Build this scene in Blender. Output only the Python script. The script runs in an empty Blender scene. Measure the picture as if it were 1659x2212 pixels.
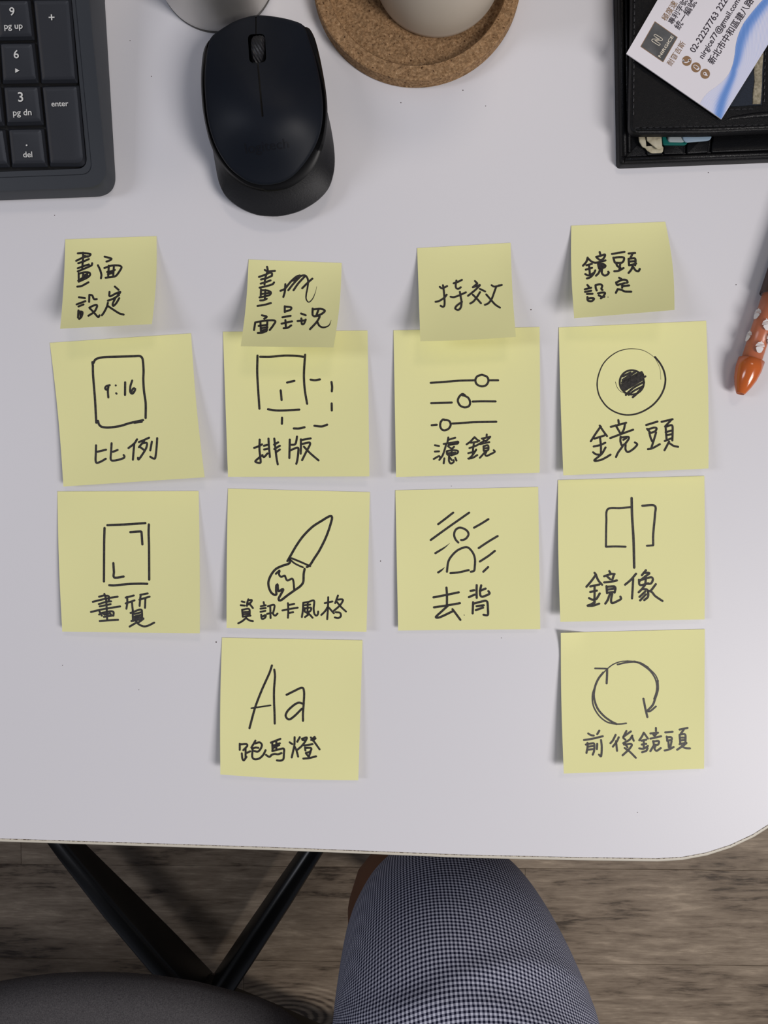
import bpy, bmesh, math, random
from mathutils import Vector, Matrix, Euler
random.seed(7)
SC = bpy.context.scene
COL = SC.collection
PI = math.pi
# ------------------------------------------------------------------ camera
TZ = 0.73                       # table top height
CAMLOC = Vector((0, 0, TZ + 0.39))
CAMROT = Euler((math.radians(-2.3), math.radians(0.9), 0))
F = 1597.0
W, H = 1659, 2212
cd = bpy.data.cameras.new('camera'); cam = bpy.data.objects.new('camera', cd); COL.objects.link(cam)
cam.location = CAMLOC; cam.rotation_euler = CAMROT
cd.sensor_fit = 'VERTICAL'; cd.sensor_height = 36.0; cd.lens = 36.0 * F / H
cd.clip_start = 0.02; cd.clip_end = 50
SC.camera = cam
# ------------------------------------------------------------------ world, lamps, exposure
wd = bpy.data.worlds.new('office_light'); SC.world = wd; wd.use_nodes = True
bg = wd.node_tree.nodes['Background']
bg.inputs[0].default_value = (0.76, 0.82, 1.0, 1); bg.inputs[1].default_value = 0.14
def area(name, loc, sx, sy, power, col, target):
    l = bpy.data.lights.new(name, 'AREA'); l.shape = 'RECTANGLE'; l.size = sx; l.size_y = sy
    l.energy = power; l.color = col
    o = bpy.data.objects.new(name, l); COL.objects.link(o); o.location = loc
    d = Vector(target) - Vector(loc); o.rotation_euler = d.to_track_quat('-Z', 'Y').to_euler()
    return o
area('ceiling_lamp_right', (1.08, -0.68, 2.15), 0.5, 0.8, 24.5, (1.0, 0.955, 0.93), (0.1, 0, TZ))
area('ceiling_lamp_left', (-1.9, 0.1, 2.45), 0.45, 0.9, 11.5, (0.89, 0.91, 1.0), (0, 0, TZ))
area('ceiling_lamp_far', (0.35, 1.25, 2.65), 0.5, 0.35, 4.0, (1.0, 0.86, 0.72), (0, 0, TZ))
SC.view_settings.view_transform = 'Standard'; SC.view_settings.look = 'None'
SC.view_settings.gamma = 1; SC.view_settings.use_curve_mapping = False
SC.view_settings.exposure = 0.06

# ------------------------------------------------------------------ helpers
RM = CAMROT.to_matrix()
def ray(px, py):
    return (RM @ Vector(((px - W / 2) / F, -(py - H / 2) / F, -1))).normalized()
def P(px, py, z=TZ):
    d = ray(px, py); t = (z - CAMLOC.z) / d.z
    return CAMLOC + d * t
def ray_plane(px, py, o, n):
    d = ray(px, py); return CAMLOC + d * ((o - CAMLOC).dot(n) / d.dot(n))
def wloc(o):
    v = Vector((0, 0, 0))
    while o is not None: v += Vector(o.location); o = o.parent
    return v
def tag(o, label=None, cat=None, group=None, kind=None):
    if label: o['label'] = label
    if cat: o['category'] = cat
    if group: o['group'] = group
    if kind: o['kind'] = kind
    return o
def thing(name, loc, label, cat, group=None):
    o = bpy.data.objects.new(name, None); COL.objects.link(o); o.location = loc; o.empty_display_size = .02
    return tag(o, label, cat, group)
def mk(name, verts, faces, mat, parent=None, smooth=False, origin=None, uvs=None):
    """verts are world coordinates"""
    off = wloc(parent) if parent is not None else (Vector(origin) if origin is not None else Vector((0, 0, 0)))
    me = bpy.data.meshes.new(name)
    me.from_pydata([tuple(Vector(v) - off) for v in verts], [], faces)
    me.validate(verbose=False)
    if smooth:
        for p in me.polygons: p.use_smooth = True
    if uvs is not None and len(me.loops):
        ul = me.uv_layers.new(name='UVMap')
        for lp in me.loops: ul.data[lp.index].uv = uvs[lp.vertex_index]
    me.materials.append(mat)
    bm = bmesh.new(); bm.from_mesh(me); bmesh.ops.recalc_face_normals(bm, faces=bm.faces); bm.to_mesh(me); bm.free()
    o = bpy.data.objects.new(name, me); COL.objects.link(o)
    if parent is not None: o.parent = parent
    else: o.location = off
    return o
def autosmooth(o, ang=35):
    me = o.data
    for p in me.polygons: p.use_smooth = True
    bm = bmesh.new(); bm.from_mesh(me)
    for e in bm.edges:
        if len(e.link_faces) == 2 and e.calc_face_angle(0) > math.radians(ang): e.smooth = False
    bm.to_mesh(me); bm.free()
    return o
def catmull(pts, step=1.5, closed=False):
    pts = [Vector(p) for p in pts]
    if len(pts) < 2: return pts
    if len(pts) == 2 and not closed:
        n = max(2, int((pts[1] - pts[0]).length / step)); return [pts[0].lerp(pts[1], i / n) for i in range(n + 1)]
    out = []; n = len(pts); segs = n if closed else n - 1
    for i in range(segs):
        p1 = pts[i]; p2 = pts[(i + 1) % n]
        p0 = pts[(i - 1) % n] if (closed or i > 0) else p1 * 2 - p2
        p3 = pts[(i + 2) % n] if (closed or i + 2 < n) else p2 * 2 - p1
        L = (p2 - p1).length
        m1 = (p2 - p0) * 0.5; m2 = (p3 - p1) * 0.5
        for m in (m1, m2):
            if m.length > L * 1.0 and m.length > 0: m *= L / m.length
        k = max(1, int(L / step))
        for j in range(k):
            t = j / k; t2 = t * t; t3 = t2 * t
            out.append(p1 * (2 * t3 - 3 * t2 + 1) + m1 * (t3 - 2 * t2 + t) + p2 * (3 * t2 - 2 * t3) + m2 * (t3 - t2))
    if not closed: out.append(pts[-1])
    return out
def ribbon(pts, wid, S, V, Fc, taper=False, cap=True):
    """pts 2D, wid 2D width; S maps 2D->3D; appends to V,Fc"""
    n = len(pts)
    if n == 1:
        c = pts[0]; b = len(V); V.append(S(c.x, c.y))
        for k in range(10): V.append(S(c.x + wid / 2 * math.cos(k * PI / 5), c.y + wid / 2 * math.sin(k * PI / 5)))
        for k in range(10): Fc.append((b, b + 1 + k, b + 1 + (k + 1) % 10))
        return
    L = []; 
    for i in range(n):
        a = pts[max(0, i - 1)]; c = pts[min(n - 1, i + 1)]; d = (c - a)
        d = d.normalized() if d.length > 1e-9 else Vector((1, 0))
        nn = Vector((-d.y, d.x)); w = wid / 2
        if taper: w *= max(.12, 1 - (i / (n - 1)) ** 2.2)
        L.append((pts[i], d, nn, w))
    b = len(V)
    for p, d, nn, w in L:
        q = p + nn * w; V.append(S(q.x, q.y)); q = p - nn * w; V.append(S(q.x, q.y))
    for i in range(n - 1): Fc.append((b + 2 * i, b + 2 * i + 1, b + 2 * i + 3, b + 2 * i + 2))
    if cap:
        for (p, d, nn, w), sgn, base in ((L[0], -1, b), (L[-1], 1, b + 2 * (n - 1))):
            idx = [base]
            for k in range(1, 5):
                a = k * PI / 5; q = p + nn * w * math.cos(a) + d * sgn * w * math.sin(a)
                idx.append(len(V)); V.append(S(q.x, q.y))
            idx.append(base + 1)
            Fc.append(tuple(idx))
def prism(outline, z0, z1, bev=0.0, rings=3, inset_bottom=False):
    """outline list of (x,y) world; rounded top edge; returns verts, faces (closed solid)"""
    n = len(outline); pts = [Vector((p[0], p[1])) for p in outline]
    area2 = sum(pts[i].x * pts[(i + 1) % n].y - pts[(i + 1) % n].x * pts[i].y for i in range(n))
    if area2 < 0: pts.reverse()
    nr = []
    for i in range(n):
        d = pts[(i + 1) % n] - pts[i - 1]; d = d.normalized() if d.length > 1e-9 else Vector((1, 0)); nr.append(Vector((-d.y, d.x)))
    prof = [(0, z0)]
    if bev > 0:
        for k in range(rings + 1):
            a = k / rings * PI / 2; prof.append((bev * (1 - math.cos(a)), z1 - bev + bev * math.sin(a)))
    else: prof.append((0, z1))
    V = []; Fc = []
    for ins, z in prof:
        for i in range(n): q = pts[i] + nr[i] * ins; V.append((q.x, q.y, z))
    m = len(prof)
    for r in range(m - 1):
        for i in range(n): j = (i + 1) % n; Fc.append((r * n + i, r * n + j, (r + 1) * n + j, (r + 1) * n + i))
    Fc.append(tuple(range((m - 1) * n, m * n))); Fc.append(tuple(reversed(range(n))))
    return V, Fc
def rpoly(corners, r, seg=6):
    """round the corners of a 2D polygon; r float or list"""
    out = []; n = len(corners)
    for i in range(n):
        c = Vector(corners[i][:2]); a = Vector(corners[i - 1][:2]); b = Vector(corners[(i + 1) % n][:2])
        rr = r[i] if isinstance(r, (list, tuple)) else r
        u = (a - c).normalized(); w = (b - c).normalized()
        rr = min(rr, (a - c).length * .45, (b - c).length * .45)
        if rr < 1e-7: out.append(c); continue
        p0 = c + u * rr; p2 = c + w * rr
        for k in range(seg + 1):
            t = k / seg; out.append(p0 * (1 - t) ** 2 + c * 2 * t * (1 - t) + p2 * t * t)
    return out
def lathe(prof, cx, cy, n=64):
    V = []; Fc = []
    for r, z in prof:
        for k in range(n): V.append((cx + r * math.cos(2 * PI * k / n), cy + r * math.sin(2 * PI * k / n), z))
    for i in range(len(prof) - 1):
        for k in range(n): j = (k + 1) % n; Fc.append((i * n + k, i * n + j, (i + 1) * n + j, (i + 1) * n + k))
    return V, Fc
def box(cx, cy, cz, sx, sy, sz):
    V = [(cx + a * sx / 2, cy + b * sy / 2, cz + c * sz / 2) for c in (-1, 1) for b in (-1, 1) for a in (-1, 1)]
    return V, [(0, 2, 3, 1), (4, 5, 7, 6), (0, 1, 5, 4), (2, 6, 7, 3), (0, 4, 6, 2), (1, 3, 7, 5)]
def tube(path, r, n=10, closed_ends=True):
    path = [Vector(p) for p in path]; V = []; Fc = []; m = len(path)
    for i, p in enumerate(path):
        d = (path[min(m - 1, i + 1)] - path[max(0, i - 1)]).normalized()
        a = Vector((0, 0, 1)) if abs(d.z) < .9 else Vector((1, 0, 0))
        u = d.cross(a).normalized(); w = d.cross(u)
        rr = r[i] if isinstance(r, (list, tuple)) else r
        for k in range(n): V.append(p + (u * math.cos(2 * PI * k / n) + w * math.sin(2 * PI * k / n)) * rr)
    for i in range(m - 1):
        for k in range(n): j = (k + 1) % n; Fc.append((i * n + k, i * n + j, (i + 1) * n + j, (i + 1) * n + k))
    if closed_ends: Fc.append(tuple(range(n))); Fc.append(tuple(range((m - 1) * n, m * n)))
    return V, Fc
class MB:
    def __init__(s): s.V = []; s.F = []
    def add(s, vf):
        b = len(s.V); s.V += [tuple(v) for v in vf[0]]; s.F += [tuple(i + b for i in f) for f in vf[1]]; return s
def text2d(body, size=1.0, bold=0.0):
    c = bpy.data.curves.new('tmp_text', 'FONT'); c.body = body; c.size = size; c.offset = bold; c.resolution_u = 4
    o = bpy.data.objects.new('tmp_text', c); COL.objects.link(o)
    dg = bpy.context.evaluated_depsgraph_get()
    me = bpy.data.meshes.new_from_object(o.evaluated_get(dg), depsgraph=dg)
    V = [(v.co.x, v.co.y) for v in me.vertices]; Fc = [tuple(p.vertices) for p in me.polygons]
    bpy.data.objects.remove(o); bpy.data.curves.remove(c); bpy.data.meshes.remove(me)
    return V, Fc
def text_on(body, cx, cy, width, S, ang=0.0, bold=0.0, anchor='c', height=None, shear=0.0):
    """place printed text: centre (or left baseline) given in picture pixels of the printed face"""
    V, Fc = text2d(body, 1.0, bold)
    x0 = min(v[0] for v in V); x1 = max(v[0] for v in V); y0 = min(v[1] for v in V); y1 = max(v[1] for v in V)
    s = width / (x1 - x0) if width else height / (y1 - y0)
    sy = height / (y1 - y0) if height else s
    ca, sa = math.cos(ang), math.sin(ang); out = []
    for x, y in V:
        if anchor == 'c': a = (x - (x0 + x1) / 2) * s; b = (y - (y0 + y1) / 2) * sy
        else: a = (x - x0) * s; b = y * sy
        a += shear * b
        out.append(S(cx + a * ca + b * sa, cy + a * sa - b * ca))
    return out, Fc

# ------------------------------------------------------------------ materials
def mat(name, col, rough=.5, metal=0., spec=.5, **k):
    m = bpy.data.materials.new(name); m.use_nodes = True; b = m.node_tree.nodes['Principled BSDF']
    b.inputs['Base Color'].default_value = (*col, 1); b.inputs['Roughness'].default_value = rough
    b.inputs['Metallic'].default_value = metal; b.inputs['Specular IOR Level'].default_value = spec
    for kk, v in k.items(): b.inputs[kk.replace('_', ' ')].default_value = v
    return m
def nodes(m): return m.node_tree.nodes, m.node_tree.links, m.node_tree.nodes['Principled BSDF']
def noise(m, scale, detail=3, rough=.5, coord='Object', stretch=(1, 1, 1)):
    N, L, b = nodes(m)
    tc = N.new('ShaderNodeTexCoord'); mp = N.new('ShaderNodeMapping'); mp.inputs['Scale'].default_value = stretch
    L.new(tc.outputs[coord], mp.inputs[0])
    n = N.new('ShaderNodeTexNoise'); n.inputs['Scale'].default_value = scale; n.inputs['Detail'].default_value = detail
    n.inputs['Roughness'].default_value = rough; L.new(mp.outputs[0], n.inputs[0]); return n
def bump(m, src, strength, dist=.001):
    N, L, b = nodes(m); bp = N.new('ShaderNodeBump'); bp.inputs['Strength'].default_value = strength
    bp.inputs['Distance'].default_value = dist; L.new(src, bp.inputs['Height']); L.new(bp.outputs[0], b.inputs['Normal']); return bp
def ramp(m, src, stops, to='Base Color'):
    N, L, b = nodes(m); r = N.new('ShaderNodeValToRGB'); e = r.color_ramp.elements
    while len(e) < len(stops): e.new(.5)
    for i, (p, c) in enumerate(stops): e[i].position = p; e[i].color = (*c, 1)
    L.new(src, r.inputs[0])
    if to: L.new(r.outputs[0], b.inputs[to])
    return r
M = {}
M['table'] = m = mat('white_melamine', (.69, .68, .71), .42, spec=.35); n = noise(m, 900, 2); bump(m, n.outputs[0], .05, .0003)
M['band'] = mat('beige_edge_band', (.60, .56, .47), .5)
M['glue'] = m = mat('edge_glue_line', (.2, .13, .07), .8); n = noise(m, 700, 3, .7); ramp(m, n.outputs[0], [(.40, (.09, .055, .028)), (.56, (.50, .45, .37))])
M['steel_dark'] = mat('dark_frame', (.03, .03, .03), .5)
M['paper'] = m = mat('yellow_note_paper', (.80, .78, .39), .85, spec=.15); n = noise(m, 2500, 2); bump(m, n.outputs[0], .08, .0002)
b = m.node_tree.nodes['Principled BSDF']; b.inputs['Subsurface Weight'].default_value = 0.0
M['ink'] = m = mat('black_marker_ink', (.022, .020, .018), .45, spec=.4); n = noise(m, 900, 3, .7, stretch=(1, 1, 1)); ramp(m, n.outputs[0], [(.35, (.012, .011, .010)), (.75, (.055, .048, .042))])
M['kb'] = m = mat('slate_keyboard_plastic', (.028, .032, .039), .5, spec=.45); n = noise(m, 3000, 2); bump(m, n.outputs[0], .1, .0001)
M['key'] = m = mat('dark_key_plastic', (.019, .021, .027), .48, spec=.45); n = noise(m, 3000, 2); bump(m, n.outputs[0], .1, .0001)
M['well'] = mat('key_well_black', (.003, .003, .004), .7)
M['legend'] = mat('white_legend_print', (.62, .62, .60), .6)
M['mcover'] = m = mat('matte_black_mouse_plastic', (.0040, .0060, .0112), .50, spec=.20); n = noise(m, 3500, 2); bump(m, n.outputs[0], .12, .0001)
M['mbody'] = m = mat('textured_mouse_side', (.006, .006, .0075), .5, spec=.3); n = noise(m, 900, 4, .7, stretch=(1, 1, .4)); bump(m, n.outputs[0], .25, .0004)
M['mrim'] = mat('black_rim', (.0025, .0025, .003), .4, spec=.22)
M['black'] = mat('deep_black', (.002, .002, .002), .6)
M['mlogo'] = mat('debossed_logo', (.004, .004, .006), .25)
M['rubber'] = m = mat('ribbed_rubber', (.006, .006, .008), .45)
M['steel'] = m = mat('brushed_steel', (.66, .64, .61), .55, metal=1.0)
M['steel_foot'] = mat('dark_foot_ring', (.05, .045, .04), .5)
M['cork'] = m = mat('cork', (.3, .17, .08), .85, spec=.2)
n1 = noise(m, 850, 4, .68); r1 = ramp(m, n1.outputs[0], [(.28, (.11, .052, .022)), (.43, (.25, .145, .07)), (.60, (.36, .222, .115)), (.76, (.56, .385, .23))])
N_, L_, b_ = nodes(m); vo = N_.new('ShaderNodeTexVoronoi'); vo.inputs['Scale'].default_value = 700
tc_ = N_.new('ShaderNodeTexCoord'); L_.new(tc_.outputs['Object'], vo.inputs['Vector'])
rr_ = N_.new('ShaderNodeValToRGB'); rr_.color_ramp.elements[0].position = .0; rr_.color_ramp.elements[0].color = (.72, .72, .72, 1); rr_.color_ramp.elements[1].position = 1; rr_.color_ramp.elements[1].color = (1.2, 1.2, 1.2, 1)
L_.new(vo.outputs['Color'], rr_.inputs[0]); mx = N_.new('ShaderNodeMixRGB'); mx.blend_type = 'MULTIPLY'; mx.inputs[0].default_value = 1
L_.new(r1.outputs[0], mx.inputs[1]); L_.new(rr_.outputs[0], mx.inputs[2])
n5 = noise(m, 560, 2, .5); r5 = ramp(m, n5.outputs[0], [(.28, (.25, .2, .18)), (.36, (1, 1, 1))], None)
mx2 = N_.new('ShaderNodeMixRGB'); mx2.blend_type = 'MULTIPLY'; mx2.inputs[0].default_value = 1
L_.new(mx.outputs[0], mx2.inputs[1]); L_.new(r5.outputs[0], mx2.inputs[2]); L_.new(mx2.outputs[0], b_.inputs['Base Color'])
bump(m, n1.outputs[0], .5, .0008)
M['ceramic'] = mat('cream_ceramic', (.56, .50, .42), .38)
def leather(name, col, rough=.42):
    m = mat(name, col, rough, spec=.22)
    N, L, b = nodes(m); tc = N.new('ShaderNodeTexCoord'); v = N.new('ShaderNodeTexVoronoi'); v.inputs['Scale'].default_value = 2000; v.feature = 'DISTANCE_TO_EDGE'
    nz = noise(m, 500, 4, .6); mix = N.new('ShaderNodeMath'); mix.operation = 'ADD'
    L.new(tc.outputs['Object'], v.inputs['Vector']); L.new(v.outputs['Distance'], mix.inputs[0]); L.new(nz.outputs[0], mix.inputs[1])
    bump(m, mix.outputs[0], .4, .00028); return m
M['leather'] = leather('black_leather', (.0026, .0028, .0036), .42)
M['leather_edge'] = leather('leather_piping', (.003, .003, .0036), .33)
M['stitch'] = mat('black_stitch', (.012, .012, .014), .6)
M['weave'] = m = mat('navy_webbing', (.008, .012, .024), .8)
N_, L_, b_ = nodes(m); wv = N_.new('ShaderNodeTexBrick'); wv.inputs['Scale'].default_value = 700; wv.inputs['Color1'].default_value = (.010, .018, .034, 1); wv.inputs['Color2'].default_value = (.006, .011, .022, 1); wv.inputs['Mortar'].default_value = (.001, .002, .005, 1)
tc_ = N_.new('ShaderNodeTexCoord'); L_.new(tc_.outputs['Object'], wv.inputs[0]); L_.new(wv.outputs[0], b_.inputs['Base Color'])
M['beige_weave'] = m = mat('beige_webbing', (.33, .29, .20), .85); n = noise(m, 900, 3); ramp(m, n.outputs[0], [(.3, (.17, .145, .09)), (.7, (.36, .315, .225))]); bump(m, n.outputs[0], .5, .0005)
M['card'] = mat('white_card', (.76, .73, .77), .35, spec=.5)
M['card_grey'] = m = mat('card_logo_grey', (.075, .078, .082), .5); n = noise(m, 150, 3); ramp(m, n.outputs[0], [(.3, (.055, .057, .06)), (.7, (.11, .112, .115))])
M['card_brown'] = mat('card_brown', (.26, .15, .075), .5)
M['card_text'] = mat('card_text', (.03, .022, .035), .5)
M['card_cream'] = mat('card_cream', (.75, .68, .55), .5)
M['money'] = m = mat('banknote_paper', (.44, .40, .28), .8); n = noise(m, 220, 3); ramp(m, n.outputs[0], [(.3, (.16, .14, .10)), (.45, (.40, .36, .25)), (.7, (.52, .48, .36))])
M['teal'] = mat('teal_card', (.0, .10, .085), .4)
M['greycard'] = m = mat('grey_card', (.33, .37, .38), .4); n = noise(m, 180, 3); ramp(m, n.outputs[0], [(.36, (.07, .09, .09)), (.46, (.33, .37, .38))])
M['bluecard'] = m = mat('blue_card', (.22, .32, .42), .4); n = noise(m, 60, 2); ramp(m, n.outputs[0], [(.3, (.20, .30, .42)), (.7, (.30, .38, .45))])
M['orange'] = mat('orange_plastic', (.52, .115, .022), .15, spec=.6)
M['orange_in'] = m = mat('orange_inner', (.50, .105, .016), .3); 
M['clear'] = mat('clear_plastic', (.72, .66, .62), .08, Alpha=.05, spec=.6)
M['brown'] = mat('dark_brown_rubber', (.045, .018, .014), .4)
M['white_print'] = mat('white_print', (.72, .68, .67), .5)
M['skin'] = m = mat('brown_skin', (.13, .052, .024), .55)
n = noise(m, 300, 2); bump(m, n.outputs[0], .1, .0005)
M['sock'] = mat('dark_sock', (.02, .02, .022), .9)
# floor planks
M['floor'] = m = mat('wood_vinyl', (.15, .11, .08), .48, spec=.35)
N_, L_, b_ = nodes(m)
geo = N_.new('ShaderNodeNewGeometry'); oi = N_.new('ShaderNodeObjectInfo')
ad = N_.new('ShaderNodeVectorMath'); ad.operation = 'ADD'; sc_ = N_.new('ShaderNodeVectorMath'); sc_.operation = 'SCALE'
cmb = N_.new('ShaderNodeCombineXYZ')
for k_ in range(3): L_.new(oi.outputs['Random'], cmb.inputs[k_])
L_.new(cmb.outputs[0], sc_.inputs[0]); sc_.inputs['Scale'].default_value = 37
# knot: bend the grain around one knot
KN = P(625, 2196, 0)
sub = N_.new('ShaderNodeVectorMath'); sub.operation = 'SUBTRACT'; sub.inputs[1].default_value = KN; L_.new(geo.outputs['Position'], sub.inputs[0])
mulv = N_.new('ShaderNodeVectorMath'); mulv.operation = 'MULTIPLY'; mulv.inputs[1].default_value = (.45, 1, 1); L_.new(sub.outputs[0], mulv.inputs[0])
ln = N_.new('ShaderNodeVectorMath'); ln.operation = 'LENGTH'; L_.new(mulv.outputs[0], ln.inputs[0])
L_.new(geo.outputs['Position'], ad.inputs[0]); L_.new(sc_.outputs[0], ad.inputs[1])
def nz_(scale, stretch, detail, rough=.6, dist=0.):
    mp = N_.new('ShaderNodeMapping'); mp.inputs['Scale'].default_value = stretch; L_.new(ad.outputs[0], mp.inputs[0])
    t = N_.new('ShaderNodeTexNoise'); t.inputs['Scale'].default_value = scale; t.inputs['Detail'].default_value = detail; t.inputs['Roughness'].default_value = rough
    t.inputs['Distortion'].default_value = dist
    L_.new(mp.outputs[0], t.inputs[0]); return t
g1 = nz_(9, (1.3, 9, 1), 7, .68, .4); g2 = nz_(6, (1, 2.6, 1), 4, .6); g3 = nz_(40, (1, 10, 1), 4, .6, .2)
cr = N_.new('ShaderNodeValToRGB'); e = cr.color_ramp.elements
e[0].position = .36; e[0].color = (.085, .062, .043, 1); e[1].position = .70; e[1].color = (.54, .43, .315, 1)
e.new(.45).color = (.235, .178, .125, 1); e.new(.57).color = (.345, .27, .195, 1)
s1 = N_.new('ShaderNodeMath'); s1.operation = 'MULTIPLY_ADD'; L_.new(g2.outputs[0], s1.inputs[0]); s1.inputs[1].default_value = .55
h1 = N_.new('ShaderNodeMath'); h1.operation = 'MULTIPLY_ADD'; L_.new(g1.outputs[0], h1.inputs[0]); h1.inputs[1].default_value = .62; h1.inputs[2].default_value = -.17
L_.new(h1.outputs[0], s1.inputs[2])
s2 = N_.new('ShaderNodeMath'); s2.operation = 'MULTIPLY_ADD'; L_.new(g3.outputs[0], s2.inputs[0]); s2.inputs[1].default_value = .22; L_.new(s1.outputs[0], s2.inputs[2])
s2b = N_.new('ShaderNodeMath'); s2b.operation = 'SUBTRACT'; L_.new(s2.outputs[0], s2b.inputs[0]); s2b.inputs[1].default_value = .02
# rings
rg = N_.new('ShaderNodeMath'); rg.operation = 'MULTIPLY_ADD'; L_.new(ln.outputs['Value'], rg.inputs[0]); rg.inputs[1].default_value = 900; L_.new(g2.outputs[0], rg.inputs[2])
sn = N_.new('ShaderNodeMath'); sn.operation = 'SINE'; L_.new(rg.outputs[0], sn.inputs[0])
fa = N_.new('ShaderNodeMapRange'); fa.inputs['From Min'].default_value = .015; fa.inputs['From Max'].default_value = .075; fa.inputs['To Min'].default_value = .13; fa.inputs['To Max'].default_value = 0; L_.new(ln.outputs['Value'], fa.inputs['Value'])
rs = N_.new('ShaderNodeMath'); rs.operation = 'MULTIPLY'; L_.new(sn.outputs[0], rs.inputs[0]); L_.new(fa.outputs[0], rs.inputs[1])
s3 = N_.new('ShaderNodeMath'); s3.operation = 'ADD'; L_.new(s2b.outputs[0], s3.inputs[0]); L_.new(rs.outputs[0], s3.inputs[1])
L_.new(s3.outputs[0], cr.inputs[0]); L_.new(cr.outputs[0], b_.inputs['Base Color'])
bump(m, g1.outputs[0], .25, .001)
# gingham
def ginghammat():
    m = mat('gingham_cotton', (.4, .4, .4), .9, spec=.15); N, L, b = nodes(m)
    uv = N.new('ShaderNodeUVMap'); sp = N.new('ShaderNodeSeparateXYZ'); L.new(uv.outputs[0], sp.inputs[0])
    st = []
    for k in (0, 1):
        a = N.new('ShaderNodeMath'); a.operation = 'MULTIPLY'; L.new(sp.outputs[k], a.inputs[0]); a.inputs[1].default_value = 1 / .0031
        f = N.new('ShaderNodeMath'); f.operation = 'FRACT'; L.new(a.outputs[0], f.inputs[0])
        c = N.new('ShaderNodeMath'); c.operation = 'LESS_THAN'; L.new(f.outputs[0], c.inputs[0]); c.inputs[1].default_value = .5
        st.append(c)
    s = N.new('ShaderNodeMath'); s.operation = 'ADD'; L.new(st[0].outputs[0], s.inputs[0]); L.new(st[1].outputs[0], s.inputs[1])
    h = N.new('ShaderNodeMath'); h.operation = 'MULTIPLY'; L.new(s.outputs[0], h.inputs[0]); h.inputs[1].default_value = .5
    r = ramp(m, h.outputs[0], [(0, (.50, .51, .60)), (.5, (.17, .175, .235)), (1, (.006, .007, .022))]); r.color_ramp.interpolation = 'CONSTANT'
    r.color_ramp.elements[1].position = .3; r.color_ramp.elements[2].position = .8
    return m
M['gingham'] = ginghammat()
M['seatcloth'] = m = mat('charcoal_seat_fabric', (.045, .043, .045), .95, spec=.1)
n = noise(m, 900, 3, .7, stretch=(1, 1, 1)); ramp(m, n.outputs[0], [(.3, (.05, .047, .05)), (.7, (.115, .108, .11))]); bump(m, n.outputs[0], .4, .0006)
M['chairblack'] = mat('black_chair_plastic', (.006, .006, .006), .32)

# ------------------------------------------------------------------ floor
y0 = P(1230, 2082, 0).y
PW, PLN = .15, 1.22
fl = mk('floor', *box(0, -.3, -.006, 4.4, 3.4, .006), M['well']); tag(fl, kind='structure')
pv, pf = prism(rpoly([(-PLN / 2 + .0004, -PW / 2 + .0002), (PLN / 2 - .0002, -PW / 2 + .0002), (PLN / 2 - .0002, PW / 2 - .0002), (-PLN / 2 + .0002, PW / 2 - .0002)], 0), -.003, 0, .0004, 1)
pm = None
for r in range(-9, 9):
    off = (r * .437) % PLN
    for c in range(-2, 3):
        x = c * PLN + off - PLN / 2 + .2; y = y0 + PW / 2 + r * PW
        if abs(x) > 2.2 or not (-1.9 < y < 1.3): continue
        if pm is None:
            o = mk('plank', pv, pf, M['floor'], fl); pm = o.data; o.location = (0, 0, 0)
            me = pm
        else:
            o = bpy.data.objects.new('plank', pm); COL.objects.link(o); o.parent = fl
        o.location = (x, y, 0)

# ------------------------------------------------------------------ desk
eb = [P(x, y) for x, y in ((-1500, 1770), (-700, 1795), (0, 1820), (300, 1829.5), (600, 1839), (1000, 1855), (1250, 1860.5), (1420, 1863))]
Rc = .103; xr = eb[-1].x + Rc; c0 = eb[-1]
out = [(p.x, p.y) for p in eb]
for k in range(1, 13):
    a = -PI / 2 + k / 12 * PI / 2 * 1.0; out.append((c0.x + Rc * math.cos(a), c0.y + Rc + Rc * math.sin(a)))
out += [(xr, .52), (xr - .05, .56), (-1.0, .56), (-1.0, P(-1500, 1770).y)]
def offs(pl, d):
    n = len(pl); res = []
    ar = sum(pl[i][0] * pl[(i + 1) % n][1] - pl[(i + 1) % n][0] * pl[i][1] for i in range(n)); sg = 1 if ar > 0 else -1
    for i in range(n):
        a = Vector(pl[i]) - Vector(pl[i - 1]); b_2 = Vector(pl[(i + 1) % n]) - Vector(pl[i])
        a = a.normalized() if a.length > 1e-9 else b_2.normalized(); b_2 = b_2.normalized() if b_2.length > 1e-9 else a
        n1 = Vector((-a.y, a.x)) * sg; n2 = Vector((-b_2.y, b_2.x)) * sg; nn = (n1 + n2).normalized()
        res.append(tuple(Vector(pl[i]) + nn * (d / max(.5, nn.dot(n1)))))
    return res
inn = offs(out, .0021)
desk = thing('desk', ((out[0][0] + xr) / 2, .15, 0), 'white office desk with beige edge band and rounded front corner, carrying the notes', 'desk')
mk('tabletop', *prism(inn, TZ - .025, TZ), M['table'], desk)
V = []; Fc = []; n = len(out)
prof = [(.0021, TZ - .00005), (.0016, TZ + .0001), (.0008, TZ - .0001), (.0002, TZ - .0007), (0, TZ - .0015), (0, TZ - .025), (.0021, TZ - .025)]
for d, z in prof:
    for p in offs(out, d): V.append((*p, z))
for r in range(len(prof) - 1):
    for i in range(n): Fc.append((r * n + i, r * n + (i + 1) % n, (r + 1) * n + (i + 1) % n, (r + 1) * n + i))
autosmooth(mk('edge_band', V, Fc, M['band'], desk), 50)
V = []; Fc = []
for d in (.00225, .00190):
    for p in offs(out, d): V.append((*p, TZ + .00013))
for i in range(n): Fc.append((i, (i + 1) % n, n + (i + 1) % n, n + i))
mk('glue_line', V, Fc, M['glue'], desk)
V = MB()
V.add(box(-.38, .43, TZ - .045, 1.1, .03, .04)); V.add(box(-.38, -.08, TZ - .045, 1.1, .03, .04))
mk('frame', V.V, V.F, M['steel_dark'], desk)
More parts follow.
